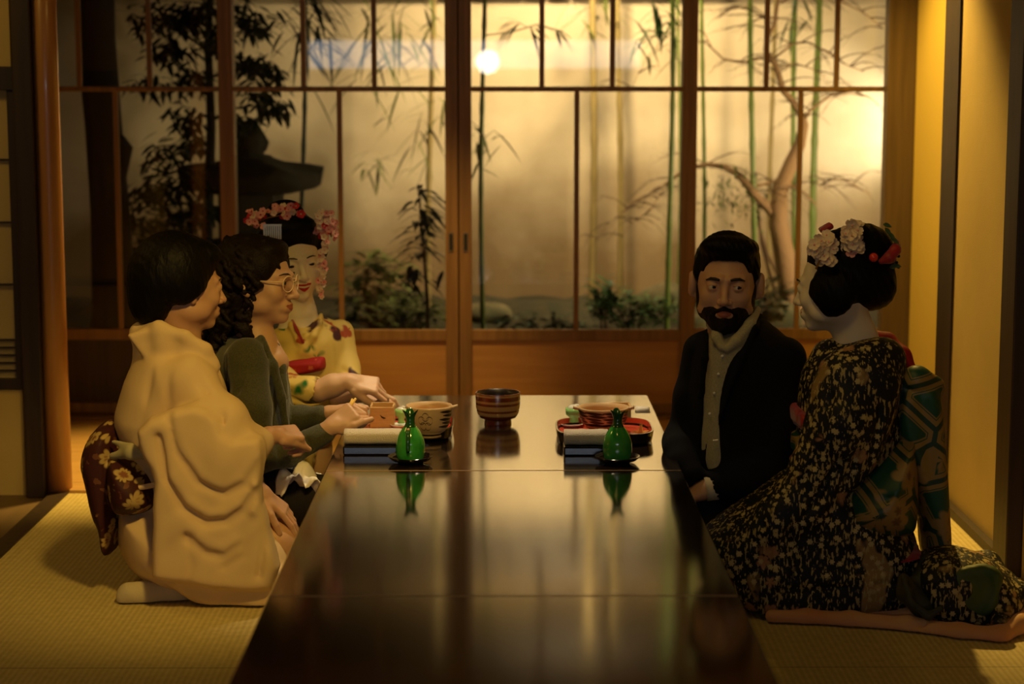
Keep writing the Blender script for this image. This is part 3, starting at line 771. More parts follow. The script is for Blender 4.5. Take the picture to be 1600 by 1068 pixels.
# spiky shrub in front of the middle left door
random.seed(5)
pc = at(657, 345, 8.3)
t = empty('shrub', (at(668, 520, 8.3)[0], 8.3, .08), 'dark leafy shrub with long drooping leaves, left of the middle door stiles', 'shrub')
b = MB(); b.tube(tube_px([(668, 560), (668, 470), (664, 420), (658, 350), (655, 300)], 8.3), [.008, .008, .007, .006, .004], 8); b.build('stem', M['twig'], t)
b = MB()
for k in range(70):
    vv = 288+118*(k/70); p = at(657+random.uniform(-6, 6), vv+6, 8.3); a = random.uniform(0, 2*math.pi)
    b.leaf(p, (math.cos(a), math.sin(a)*.7, random.uniform(-.1, .55)), (0, 0, 1), random.uniform(.10, .155), .026, .55, n=5)
for k in range(30):
    p = at(650+random.gauss(0, 12), 430+random.gauss(0, 14), 8.3); a = random.uniform(0, 6.3)
    b.leaf(p, (math.cos(a), math.sin(a), random.uniform(-.4, .3)), (0, 0, 1), .10, .024, .5)
b.build('foliage', M['leaf_dark'], t)
def bush(name, u, v, Y, ru, rv, n, L, W, m, label, up=.3, cat='bush', zb=.1):
    c = at(u, v, Y); t = empty(name, (c[0], Y, zb), label, cat)
    b = MB()
    for k in range(5):
        q = at(u+random.uniform(-.6, .6)*ru, v-random.uniform(.1, .5)*rv, Y); b.tube([(c[0]+random.uniform(-.03, .03), Y, zb), ((c[0]+q[0])/2, Y, (zb+q[2])/2+.02), q], [.007, .005, .003], 6)
    b.build('stem', M['twig'], t)
    b = MB()
    for k in range(n):
        r = math.sqrt(random.random()); a = random.uniform(0, 6.3)
        p = at(u+ru*r*math.cos(a), v+rv*r*math.sin(a), Y+random.uniform(-.15, .15)); a = random.uniform(0, 6.3)
        b.leaf(p, (math.cos(a), math.sin(a)*.6, random.uniform(-.4, .4)+up), (0, 0, 1), L*random.uniform(.6, 1.2), W, .35)
    b.build('foliage', m, t); return t
bush('bush', 585, 455, 9.2, 46, 62, 240, .13, .04, M['leaf_olive'], 'blurred olive bush beside the yellow kimono, low in the glass')
bush('bush', 990, 485, 8.9, 72, 26, 420, .07, .03, M['leaf_mid'], 'low dark green bush at the foot of the middle right door')
bush('bush', 945, 462, 8.8, 22, 26, 70, .10, .03, M['leaf_mid'], 'small upright green sprig left of the low dark bush', .6)
bush('bush', 1195, 465, 9.0, 42, 30, 160, .08, .03, M['leaf_dark'], 'dark bush at the base of the bare tree by the bearded man')
bush('bush', 640, 495, 8.8, 62, 26, 160, .12, .03, M['leaf_olive'], 'low spreading plant under the long-leaved shrub', .4)
bush('bush', 840, 505, 9.3, 90, 14, 180, .07, .03, M['leaf_dark'], 'thin strip of ground cover in the middle of the garden')
def rock(u, v, Y, r, sz, label, m=None):
    c = onz(u, v, .15) if Y is None else at(u, v, Y); b = MB(); rnd = random.Random(int(u))
    ph = [rnd.uniform(0, 6) for _ in range(6)]; rings = []
    for k in range(11):
        th = math.pi*k/10
        rings.append([(c[0]+r*math.sin(th)*math.cos(a)*(1+.15*math.sin(2*a+ph[0])+.08*math.sin(5*a+ph[1]+th*3))+1e-4*math.cos(a), c[1]+r*.7*math.sin(th)*math.sin(a)*(1+.12*math.sin(3*a+ph[2])), c[2]-r*sz*math.cos(th)*(1+.1*math.sin(3*a+ph[3]))) for a in [2*math.pi*i/20 for i in range(20)]])
    b.loft(rings); o = b.build('rock', m or M['rock'], None, smooth=True); tag(o, label, 'rock'); return o
rock(1222, 498, 9.0, .10, .8, 'rounded rock low in the glass right of the bearded man')
rock(1085, 505, 9.0, .08, .6, 'small rock low in the glass left of the bearded man')
rock(760, 492, 9.3, .12, .5, 'low dark boulder behind the middle door stiles')
rock(1040, 470, 9.5, .13, .7, 'dark boulder behind the low green bush')
# bare maple
random.seed(21)
YM = 9.1
t = empty('bare_tree', (at(1232, 500, YM)[0], YM, .12), 'pale-barked leaning tree with thin bare drooping twigs, lit from the right', 'tree')
b = MB()
def limb(pts, r0, r1, twigs=0, tl=60, down=.6, m=0):
    n = len(pts); P = tube_px(pts, YM); b.m = m
    b.tube(P, [r0+(r1-r0)*i/(n-1) for i in range(n)], 9); b.m = 1
    for k in range(twigs):
        i = random.randint(0, n-2); s = random.random()
        u = pts[i][0]*(1-s)+pts[i+1][0]*s; v = pts[i][1]*(1-s)+pts[i+1][1]*s
        sd = random.choice((-1, 1)); q = []; du = sd*random.uniform(.5, 1)*tl/6; dv = random.uniform(-.8, .1)*tl/6
        dy = random.uniform(-.05, .05)
        for j in range(7):
            q.append((u, v, dy*j)); u += du; v += dv; dv += down*tl/30; du *= .97
            if random.random() < .5 and j > 1:
                u2, v2 = u, v; w_ = [(u, v, dy*j)]
                for jj in range(4): u2 += du*.9; v2 += dv*.7+random.uniform(-2, 4); w_.append((u2, v2, dy*j))
                b.tube(tube_px(w_, YM), [.0018, .0015, .0012, .001, .0008], 4)
        b.tube(tube_px(q, YM), [.004, .0034, .003, .0025, .002, .0015, .001], 5)
limb([(1240, 530), (1236, 460), (1226, 400), (1216, 350), (1218, 300), (1236, 255), (1250, 225), (1256, 195), (1252, 178)], .062, .018)
limb([(1254, 185), (1240, 160), (1224, 142), (1216, 115), (1212, 100), (1196, 78), (1198, 60), (1210, 38), (1216, 0), (1222, -60)], .017, .008, 8, 80)
limb([(1254, 190), (1266, 172), (1282, 160), (1300, 148), (1330, 145), (1350, 150)], .009, .003, 10, 50)
limb([(1218, 345), (1200, 325), (1180, 305), (1165, 285), (1150, 270), (1130, 260), (1105, 257), (1080, 262), (1060, 272), (1040, 290)], .026, .005, 10, 60)
limb([(1165, 285), (1185, 290), (1210, 283), (1240, 290), (1262, 305), (1275, 320)], .009, .004, 8, 50)
limb([(1280, 290), (1300, 278), (1330, 285), (1360, 305)], .004, .002, 10, 50)
limb([(1212, 100), (1190, 90), (1160, 98), (1130, 92), (1112, 75), (1100, 50)], .008, .003, 8, 55)
limb([(1210, 90), (1240, 68), (1262, 66), (1290, 80), (1320, 100), (1350, 112)], .006, .002, 12, 60)
limb([(1215, 110), (1240, 98), (1270, 108), (1290, 120)], .004, .002, 6, 50)
limb([(1216, 30), (1190, 25), (1165, 10), (1140, 15), (1120, 30)], .006, .002, 8, 55)
limb([(1220, 5), (1260, -20), (1310, 0), (1350, 20), (1380, 45)], .006, .002, 10, 60)
limb([(1060, 272), (1020, 300), (985, 320), (950, 350), (925, 385)], .004, .001, 10, 45)
limb([(1040, 290), (1015, 330), (990, 345), (965, 380)], .003, .001, 8, 40)
limb([(1075, 30), (1040, 60), (1010, 90), (980, 150)], .003, .001, 9, 50)
b.build('trunk', [M['bark'], M['twig']], t, smooth=True)
b = MB()
for k in range(230):
    u = random.gauss(1150, 34); v = random.gauss(305, 22)
    d = (random.uniform(-1, 1), random.uniform(-1, 1), random.uniform(-.8, .3)); b.leaf(at(u, v, YM+random.uniform(-.2, .2)), d, (0, 0, 1), random.uniform(.025, .05), .012, .2, n=2)
b.build('foliage', M['leaf_olive'], t)
# two thin leaning saplings
for k, (pts, lb) in enumerate((([(1262, 515), (1200, 400), (1170, 300)], 'thin leaning sapling stem crossing behind the man\'s head'), ([(1215, 470), (1190, 380), (1182, 300)], 'thin upright sapling beside the bare tree trunk'))):
    b = MB(); b.tube(tube_px(pts, 9.25), [.010, .008, .004], 6); o = b.build('sapling', M['twig'], None, smooth=True); tag(o, lb, 'sapling')

# ------------------------------------------------------------------ tables (three of the same, end to end)
TT = .35; TW = .454
M['edge_highlight'] = mat('painted_edge_highlight', (.50, .32, .15), .35)  # pale colour paints the bright highlight along each table's near edge
def make_table(y0, y1, label):
    t = empty('low_table', (0, (y0+y1)/2, 0), label, 'table', 'black lacquered low tables set end to end')
    b = MB(); b.box((-TW, y0+.0012, TT-.032), (TW, y1-.0012, TT)); b.build('tabletop', M['table'], t, bevel=.003)
    b = MB(); b.box((-TW+.003, y0+.0002, TT-.004), (TW-.003, y0+.0028, TT+.0006)); b.build('edge_highlight', M['edge_highlight'], t)
    b = MB(); i = .03
    b.box((-TW+i, y0+i, TT-.07), (TW-i, y0+i+.02, TT-.032)); b.box((-TW+i, y1-i-.02, TT-.07), (TW-i, y1-i, TT-.032))
    b.box((-TW+i, y0+i+.02, TT-.07), (-TW+i+.02, y1-i-.02, TT-.032)); b.box((TW-i-.02, y0+i+.02, TT-.07), (TW-i, y1-i-.02, TT-.032)); b.build('apron', M['table'], t)
    for x in (-TW+.055, TW-.055):
        for y in (y0+.055, y1-.055):
            b = MB(); b.box((x-.022, y-.022, .001), (x+.022, y+.022, TT-.07)); b.build('leg', M['table'], t, bevel=.003)
    return t
S1 = 4.794; S2 = 3.601; S0 = 5.965
make_table(S1, S0, 'farthest of the black lacquered low tables, carrying the dishes and bottles')
make_table(S2, S1, 'middle of the black lacquered low tables, empty, with a seam at each end')
make_table(S2-1.19, S2, 'nearest of the black lacquered low tables, running out of the picture')

def flat(u, v): return onz(u, v, TT)
def sc_at(Y): return 1/(at(801, 600, Y)[0]-at(800, 600, Y)[0])     # pixels per metre at depth Y
# striped bowl
c = flat(778, 664); s = 1/sc_at(c[1]); c = (c[0], c[1]+.03, TT)
t = empty('striped_bowl', c, 'brown and tan banded lacquer bowl on a foot, standing alone at the table centre', 'bowl')
R = 35.5*s; Hh = 50*s
b = MB()
prof = [(.60, 0), (.61, .03), (.59, .13), (.60, .15), (.80, .21), (.92, .34), (.98, .55), (.995, .78), (1.0, .97), (1.0, 1.0)]
P_ = []
for (r0, z0), (r1, z1) in zip(prof, prof[1:]):
    for k in range(3): P_.append((R*(r0+(r1-r0)*k/3), Hh*(z0+(z1-z0)*k/3)))
P_.append((R, Hh))
inner = [(R*.95, Hh), (R*.93, Hh*.8), (R*.86, Hh*.5), (R*.6, Hh*.3), (.001, Hh*.26)]
b.lathe(c, P_+inner, 48, False)
F = b.F; nb = 48
for i, f in enumerate(b.F):
    k = i//nb
    zc = (P_+inner)[min(k, len(P_+inner)-1)][1]/Hh
    if k >= len(P_): b.M[i] = 2
    elif zc > .96: b.M[i] = 0
    else: b.M[i] = 1 if (zc > .18 and int((zc-.18)/.10) % 2 == 1) else 0
b.build('bowl', [M['brown_lacquer'], M['gold_band'], M['iron_glaze']], t, smooth=True)

def bottle(u, v, label, spout):
    c = flat(u, v); s = 1/sc_at(c[1]); c = (c[0], c[1]+.015, TT)
    sa = empty('saucer', c, 'black lacquer saucer under the '+('left' if spout else 'right')+' green bottle', 'saucer', 'saucers under the green bottles')
    r = 35.5*s; b = MB(); b.lathe(c, [(.001, 0), (r*.55, 0), (r*.6, .004), (r*.85, .008), (r, .017), (r*.99, .0185), (r*.84, .011), (r*.55, .006), (.001, .006)], 44, False); b.build('dish', M['lacquer'], sa, smooth=True)
    z0 = TT+.0065
    t = empty('sake_bottle', (c[0], c[1], z0), label, 'bottle', 'green sake bottles')
    R = 23.5*s; Hh = 78*s; b = MB()
    pr = [(.001, 0), (.80, 0), (.90, .03), (.985, .14), (1.0, .24), (.96, .38), (.84, .50), (.62, .62), (.42, .69), (.33, .74), (.30, .82), (.33, .90), (.44, .97), (.50, 1.0), (.45, 1.0), (.28, .9), (.24, .8), (.001, .6)]
    # smooth interpolation of the profile
    b.lathe((c[0], c[1], z0), [(R*r_, Hh*z_) for r_, z_ in pr], 44, False)
    # pinched, lipped mouth
    for i, vv in enumerate(b.V):
        h = (vv[2]-z0)/Hh
        if h > .88:
            a = math.atan2(vv[1]-c[1], vv[0]-c[0]); q = (h-.88)/.12
            k = 1+.22*q*math.cos(3*a+1.2); b.V[i] = (c[0]+(vv[0]-c[0])*k, c[1]+(vv[1]-c[1])*k, vv[2]+.006*q*math.cos(3*a+1.2))
    for i in range(len(b.F)):
        if i//44 >= 8: b.M[i] = 1
    o = b.build('body', [M['green_glaze'], M['dark_green_glaze']], t, smooth=True)
    m = o.modifiers.new('s', 'SUBSURF'); m.levels = 1; m.render_levels = 2
    if spout:
        b = MB(); x, y = c[0]-.004, c[1]
        b.tube([(x, y-R*.45, z0+Hh*.66), (x, y-R*.86, z0+Hh*.62), (x, y-R*1.06, z0+Hh*.48), (x, y-R*1.14, z0+Hh*.3), (x, y-R*1.12, z0+Hh*.22)], [.006, .0065, .006, .0055, .004], 12)
        b.build('spout', M['dark_green_glaze'], t, smooth=True)
        b = MB(); b.sphere((x, y-R*.80, z0+Hh*.66), .0045, 8); b.build('knob', M['boxwood'], t, smooth=True)
bottle(641, 724, 'green glazed sake bottle with a dark spout down its front, on the left saucer', True)
bottle(965, 724, 'green glazed sake bottle with a pinched open mouth, on the right saucer', False)

def tray(u0, u1, vf, vb, label):
    a = flat(u0, vf); b_ = flat(u1, vf); x0, x1, y0 = a[0], b_[0], a[1]+.01; y1 = y0+.27
    cx, cy = (x0+x1)/2, (y0+y1)/2; hx, hy = (x1-x0)/2, (y1-y0)/2
    t = empty('serving_tray', (cx, cy, TT), label, 'tray')
    def ring(i, z, out=0):
        P = []
        for k in range(48):
            a = 2*math.pi*k/48; ca, sa = math.cos(a), math.sin(a); e = .5
            P.append((cx+(hx-i)*math.copysign(abs(ca)**e, ca), cy+(hy-i)*math.copysign(abs(sa)**e, sa), TT+z))
        return P
    b = MB(); b.loft([ring(.012, 0), ring(.004, .006), ring(0, .032), ring(.001, .034), ring(.005, .034), ring(.0105, .013), ring(.02, .0105)], True); b.build('tray_base', M['lacquer'], t, smooth=False)
    b = MB(); b.loft([ring(.0055, .0343), ring(.010, .014), ring(.02, .0115)], False)
    n = len(b.V); b.add(ring(.02, .0115), [tuple(range(48))]);
    o = b.build('tray_lining', M['red_lacquer'], t, smooth=False)
    # sink the base inside
    return (cx, cy, hx, hy)
def towel(u0, u1, vt, vb, label, lt):
    # rolled towel lying in a small black dish in front of the tray
    a = flat(u0, vb); b_ = flat(u1, vb); x0, x1, y0 = a[0], b_[0], a[1]
    t = empty('towel_dish', ((x0+x1)/2, y0+.04, TT), 'long black lacquer dish under the '+lt, 'dish', 'towel dishes')
    b = MB(); b.box((x0-.002, y0, TT), (x1+.002, y0+.075, TT+.024)); b.build('dish', M['lacquer'], t, bevel=.004)
    z = TT+.0245; hh = 24/sc_at(y0)
    b = MB(); n = 26; rings = []
    for i in range(15):
        s = i/14; x = x0+(x1-x0)*s
        rings.append([(x, y0+.036+.031*math.copysign(abs(math.cos(q))**.75, math.cos(q)), z+hh/2+(hh/2)*math.copysign(abs(math.sin(q))**.7, math.sin(q))*(1-.06*abs(math.sin(s*7+.4)))) for q in [2*math.pi*k/n for k in range(n)]])
    b.loft(rings); o = b.build('rolled_towel', M['towel'], None, smooth=True); tag(o, label, 'towel')
    b = MB()
towel(537, 628, 668, 711, 'rolled white hand towel in front of the left tray', 'left rolled towel')
towel(882, 951, 672, 712, 'rolled white hand towel in front of the right tray', 'right rolled towel')
LT = tray(556, 707, 692, 640, 'red lined black tray on the left, in front of the woman with glasses')
RT = tray(870, 1026, 699, 645, 'red lined black tray on the right, beside the bearded man')
ZT = TT+.0115
def on(u, v): return onz(u, v, ZT)
def deco_bowl(u, v, wpx, hpx, label, flower):
    c = on(u, v); s = 1/sc_at(c[1]); c = (c[0], c[1]+wpx*s*.28, ZT)
    t = empty('ceramic_bowl', c, label, 'bowl')
    R = wpx*s/2; Hh = hpx*s; b = MB()
    pr = [(.001, 0), (.55, 0), (.57, .05), (.55, .12), (.70, .20), (.88, .42), (.96, .68), (1.0, .93), (1.0, 1.0), (.95, 1.0), (.93, .8), (.82, .45), (.5, .27), (.001, .25)]
    b.lathe(c, [(R*a, Hh*z) for a, z in pr], 48, False); b.build('bowl', M['stoneware'], t, smooth=True)
    def rad(h):
        for (r0, z0), (r1, z1) in zip(pr, pr[1:9]):
            if z0 <= h <= z1 and z1 > z0: return R*(r0+(r1-r0)*(h-z0)/(z1-z0))
        return R
    def patch(b, a0, a1, h0, h1, wd, n=10):
        # a brushed stroke lying on the bowl's wall, tapering at both ends
        vs = []; fs = []
        for k in range(n+1):
            q = k/n; a = a0+(a1-a0)*q; h = h0+(h1-h0)*q; w_ = wd*math.sin(math.pi*(.06+.88*q))
            for hh_ in (h-w_, h+w_):
                r = rad(hh_)+.0006; vs.append((c[0]+r*math.cos(a), c[1]+r*math.sin(a), c[2]+Hh*hh_))
        for k in range(n): fs.append((2*k, 2*k+2, 2*k+3, 2*k+1))
        b.add(vs, fs)
    b = MB(); rd = math.radians
    segs = [(-60, -5)] if flower else [(-178, -130), (-140, -85), (-95, -40), (-50, 5)]
    for a0, a1 in segs:
        for i, h in enumerate((.38, .50, .62, .74, .86)): patch(b, rd(a0+(i % 2)*9), rd(a1-(i % 3)*6), h+.02, h-.02, .046 if flower else .058)
    if not flower:
        for i in range(9): patch(b, rd(-175+i*20), rd(-150+i*20), .33, .38, .03)
    patch(b, rd(-180), rd(0), .10, .10, .03, 24)
    if flower:
        for k in range(5):
            a = 2*math.pi*k/5+.3; cx_, ch = -98+11*math.cos(a), .56+.17*math.sin(a)
            for j in range(14):
                p, q = 2*math.pi*j/14, 2*math.pi*(j+1)/14
                patch(b, rd(cx_+8.5*math.cos(p)), rd(cx_+8.5*math.cos(q)), ch+.13*math.sin(p), ch+.13*math.sin(q), .018, 2)
        for k in range(4): patch(b, rd(-165+6*k), rd(-150+6*k), .4+.13*k, .4+.13*k, .02)
    b.build('brushed_pattern', M['iron_glaze'], t, smooth=True)
    b = MB()
    for sx in ((1,) if flower else (1, -1)):
        b = MB()
        b.m = 0; h = .93; x = c[0]+sx*R*.96; z = c[2]+Hh*h
        b.loft([[(x+sx*q*.014, c[1]+yy*(1-.45*q)*.5, z+dz+.003*q) for yy, dz in ((-.022, 0), (-.012, .004), (.012, .004), (.022, 0), (.012, -.005), (-.012, -.005))] for q in (0, .5, 1, 1.25)])
        b.build('lug_handle', M['stoneware'], t, smooth=True)
    random.seed(int(u)); b = MB()
    for k in range(9):
        a = random.uniform(0, 6.3); r = random.uniform(0, .6)*R; b.sphere((c[0]+r*math.cos(a), c[1]+r*math.sin(a), c[2]+Hh*.62), .011, 6, sz=.7)
    b.lathe((c[0], c[1], c[2]+Hh*.55), [(R*.80, 0), (R*.80, .002), (.001, .004)], 24, False)
    o = b.build('simmered_food', M['food'], None, smooth=True); tag(o, 'orange simmered food inside the bowl on the '+('left' if flower else 'right')+' tray', 'food')
deco_bowl(670, 685, 73, 50, 'tan ceramic bowl with a brushed flower outline, on the left tray', True)
deco_bowl(944, 678, 80, 40, 'tan ceramic bowl with dark brush strokes all round, on the right tray', False)
def masu(u0, u1, vb, hpx, label, bird):
    a = on(u0, vb); b_ = on(u1, vb); x0, x1, y0 = a[0], b_[0], a[1]; s = 1/sc_at(y0); Hh = hpx*s; d = .062; w_ = .006
    t = empty('wooden_box', ((x0+x1)/2, y0+d/2, ZT), label, 'box')
    b = MB(); b.box((x0, y0, ZT), (x1, y0+w_, ZT+Hh*.93)); b.box((x0, y0+d-w_, ZT), (x1, y0+d, ZT+Hh)); b.box((x0, y0+w_, ZT), (x0+w_, y0+d-w_, ZT+Hh*.97)); b.box((x1-w_, y0+w_, ZT), (x1, y0+d-w_, ZT+Hh*.97)); b.box((x0+w_, y0+w_, ZT), (x1-w_, y0+d-w_, ZT+Hh*.3))
    b.build('box_wall', M['boxwood'], t, bevel=.0015)
    if bird:
        cx, cz = (x0+x1)/2+.003, ZT+Hh*.5; b = MB(); y = y0-.0008
        b.add([(cx-.010, y, cz+.007), (cx-.002, y, cz+.001), (cx+.009, y, cz-.004), (cx+.002, y, cz-.006), (cx-.004, y, cz-.003)], [(0, 1, 2, 3, 4)]); b.build('bird_mark', M['ink'], t)
masu(578, 616, 668, 35, 'small wooden box cup with a tiny black bird mark, on the left tray', True)
masu(948, 986, 658, 25, 'small plain wooden box cup behind the right ceramic bowl', False)
def footed(u, v, wpx, hpx, label):
    c = on(u, v); s = 1/sc_at(c[1]); R = wpx*s/2; H_ = hpx*s
    c = (c[0], c[1]+.01, ZT+.012)
    t = empty('footed_cup', c, label, 'cup')
    b = MB(); b.lathe(c, [(.001, 0), (R*.6, 0), (R*.5, H_*.25), (R*.55, H_*.35), (R*.95, H_*.55), (R, H_), (R*.92, H_), (R*.8, H_*.6), (.001, H_*.5)], 28, False); b.build('cup', M['pale_green'], t, smooth=True)
    b = MB(); b.sphere((c[0], c[1], c[2]+H_*.98), R*.8, 8, sz=.55); b.sphere((c[0]+R*.3, c[1], c[2]+H_*1.15), R*.4, 6, sz=.6); o = b.build('white_food', M['porcelain'], None, smooth=True); tag(o, 'white morsel heaped in the '+label, 'food')
    p = (c[0]-R*.3, c[1]-.006, ZT); t = empty('white_plate', p, 'small white plate under the '+label, 'plate')
    b = MB(); q = R*1.5; b.lathe(p, [(.001, 0), (q*.6, 0), (q, .009), (q*.98, .0105), (q*.6, .004), (.001, .004)], 36, False); b.build('plate', M['porcelain'], t, smooth=True)
footed(627, 668, 20, 22, 'pale green footed cup on the left tray')
footed(897, 666, 27, 22, 'pale green footed cup on the right tray')
def crane(u, v, s, m, label):
    # folded paper crane-like rest: body, two wings, neck and tail
    c = on(u, v); x, y, z = c; z += .001; b = MB()
    def tri(p, q, r): b.add([p, q, r, tuple(np.array(r)+(0, .0012, 0)), tuple(np.array(q)+(0, .0012, 0)), tuple(np.array(p)+(0, .0012, 0))], [(0, 1, 2), (3, 4, 5), (0, 5, 4, 1), (1, 4, 3, 2), (2, 3, 5, 0)])
    tri((x-s*.25, y, z), (x+s*.25, y, z), (x-s*.05, y-.004, z+s*.9)); tri((x-s*.2, y+.01, z), (x+s*.3, y+.01, z), (x+s*.15, y+.014, z+s*.8))
    tri((x-s*.25, y, z), (x+.0, y+.004, z+s*.2), (x-s*.95, y-.004, z+s*.28)); tri((x+s*.25, y, z), (x, y+.004, z+s*.2), (x+s*.8, y, z+s*.25))
    tri((x-s*.25, y, z), (x+s*.25, y, z), (x, y+.012, z+s*.1))
    o = b.build('paper_crane', m, None); tag(o, label, 'origami')
crane(1001, 677, .030, M['yellow_paper'], 'yellow folded paper crane on the right tray')
crane(571, 664, .026, M['pink_paper'], 'pinkish white folded paper crane beside the wooden box on the left tray')
c = on(1004, 645); b = MB()
b.loft([[(c[0]+s*.022+.003*math.sin(s*5), c[1]+q, c[2]+.016+.004*math.cos(q*120+s)) for q in (-.014, -.007, 0, .007, .014)]+[(c[0]+s*.022, c[1]+q, c[2]+.002) for q in (.014, -.014)] for s in (-1, -.4, .2, 1)])
o = b.build('folded_napkin', M['white_paper'], None, smooth=True); tag(o, 'folded white paper napkin at the back of the right tray', 'napkin')
c = on(598, 671); b = MB(); b.lathe((c[0], c[1], ZT+.0), [(.026, 0), (.026, .003), (.001, .003)], 30, False, 1, .4); b.m = 1
b.lathe((c[0], c[1], ZT+.0031), [(.020, 0), (.020, .0004), (.001, .0005)], 24, False, 1, .3)
o = b.build('paper_coaster', [M['white_paper'], M['ink']], None); tag(o, 'round white coaster with a dark print behind the left rolled towel', 'coaster')

# ------------------------------------------------------------------ people
def pxpoly(P, Y): return [(at(u, v, Y)[0], at(u, v, Y)[2]) for u, v in P]
def unit(v): v = np.array(v, float); return v/np.linalg.norm(v)
def pose(f, roll=0):
    f = unit(f); u = np.array([0, 0, 1.0]); x = unit(np.cross(f, u)); u = np.cross(x, f)
    c, s = math.cos(math.radians(roll)), math.sin(math.radians(roll))
    x2 = c*x+s*u; u2 = -s*x+c*u
    return np.stack([x2, f, u2], 1)       # columns: right, forward, up

def head(g, R, o, s=1.0, male=False, smile=0, lid=1.0, age=0):
    """a head in its own frame: x across, y forward, z up, eyes at z = 0"""
    g.frame(R*s, o); R0 = R
    q = lambda v: v*s
    def E(c, r, k=.012, cut=False): 
        g.R = R0*s; C = g.w(c); g.R = R0; oo = g.o; g.o = np.zeros(3); g.ell(R0.T @ C, [t*s for t in r], k*s, cut); g.o = oo
    def C(a, b, ra, rb=None, k=.01, cut=False):
        g.R = R0*s; g.cone(a, b, ra*s, (ra if rb is None else rb)*s, k*s, cut)
    w_ = 1.04 if male else 1.0
    E((0, -.020, .030), (.074*w_, .092, .082))
    E((0, .022, -.010), (.066*w_, .064, .080), .02)
    E((0, .032, -.066), (.048*w_, .046, .040), .022)
    E((0, .052, -.092), (.024*w_, .026, .020), .016)
    for sx in (-1, 1):
        E((sx*.037, .056, -.030), (.024, .024, .024), .016)
        E((sx*.050*w_, .012, -.062), (.020, .036, .024), .02)
        C((sx*.012, .085, .017), (sx*.042, .068, .016), .009, .007, .012)        # brow
        E((sx*.031, .096, -.001), (.019, .018, .0125), .010, True)             # socket
        E((sx*.031, .0745, -.001), (.0152, .0152, .0152), .004)                # lids
        E((sx*.031, .093, -.002), (.0118, .013, .0048*lid), .002, True)        # slit
        C((sx*.020, .0885, .0052*lid+.0005), (sx*.042, .0825, .0045*lid), .0018, .0016, .003)
        # ear
        g.R = R0*s
        E(((sx*.075*w_, -.010, -.006) if not male else (sx*.086, -.004, -.006)), ((.010, .019, .031) if not male else (.013, .018, .033)), .006)
        E((sx*(.084*w_ if not male else .096), -.002, -.004), (.007, .010, .019), .004, True)
        E((sx*.073*w_, -.004, -.033), (.007, .009, .010), .006)
    # nose
    C((0, .082, .008), (0, .104, -.034), .0068, .0092, .010)
    E((0, .103, -.037), (.0105, .0115, .0095), .005)
    for sx in (-1, 1):
        E((sx*.0125, .092, -.040), (.0072, .0095, .0075), .005)
        E((sx*.0065, .100, -.0475), (.0035, .005, .003), .002, True)
    # mouth
    m = .023+.008*smile; up = .007*smile
    E((0, .078, -.068), (.026, .018, .018), .012)
    C((0, .0925, -.0605), (m*.75, .0835, -.063+up), .0043, .0026, .004); C((0, .0925, -.0605), (-m*.75, .0835, -.063+up), .0043, .0026, .004)
    C((0, .0905, -.0710-.004*smile), (m*.65, .083, -.069+up), .0057, .0030, .004); C((0, .0905, -.0710-.004*smile), (-m*.65, .083, -.069+up), .0057, .0030, .004)
    C((0, .0985, -.0655), (m, .0855, -.0655+up*1.2), .0016+.0016*smile, .0012, .002, True); C((0, .0985, -.0655), (-m, .086, -.0655+up*1.2), .0016+.0016*smile, .0012, .002, True)
    E((0, .066, -.098), (.018, .018, .014), .010)
    g.frame()
def headxf(R, o, s): return lambda p: tuple((R*s) @ np.array(p, float)+np.array(o))
def to_local(R, o, s): return lambda C: (C-np.array(o)) @ R / s
def face_mat(loc, skin, lip, brow, makeup=None, lipw=1.0, smile=0, neckz=-.5, browz=0, white=False):
    """material slots: 0 skin, 1 lip, 2 brow, 3 makeup"""
    def fn(Cn, gi):
        m = np.zeros(len(Cn), int)
        if gi != 0: return m
        L = loc(Cn); x, y, z = L[:, 0], L[:, 1], L[:, 2]
        if white: m[:] = 3
        ax = np.abs(x); up = .007*smile*ax/.03
        m[(y > .079) & (ax < .020*lipw+.007*smile) & (z < -.0568-.28*ax+up) & (z > -.0775-.003*smile+26*ax*ax+up)] = 1
        return m
    return fn
def eyes(parent, R, o, s, look=(0, 1, 0), brow=.0018):
    X = headxf(R, o, s)
    for sx in (-1, 1):
        if brow:
            b = MB(); b.tube([X((sx*.014, .0925, .0190)), X((sx*.024, .0900, .0225)), X((sx*.036, .0835, .0225)), X((sx*.046, .074, .0185))], [brow*.8, brow*1.2, brow, brow*.5], 8); b.build('eyebrow', M['brow'], parent, smooth=True)
    for sx in (-1, 1):
        c = X((sx*.031, .0755, -.001)); d = Vector(R @ unit(look)); r = .0132*s
        zax = d; xa = zax.orthogonal().normalized(); ya = zax.cross(xa)
        b = MB(); n = 10; vs = []; rings = []
        for k in range(n+1):
            th = math.pi*k/n if k else .001
            if k == n: th = math.pi-.001
            rings.append([Vector(c)+(xa*math.cos(a)+ya*math.sin(a))*r*math.sin(th)+zax*r*math.cos(th) for a in [2*math.pi*i/16 for i in range(16)]])
        b.loft(rings, True)
        for i in range(len(b.F)): b.M[i] = 1 if i < 16*2 else 0
        b.M[-2] = 1
        b.build('eye', [M['eye_white'], M['iris']], parent, smooth=True)
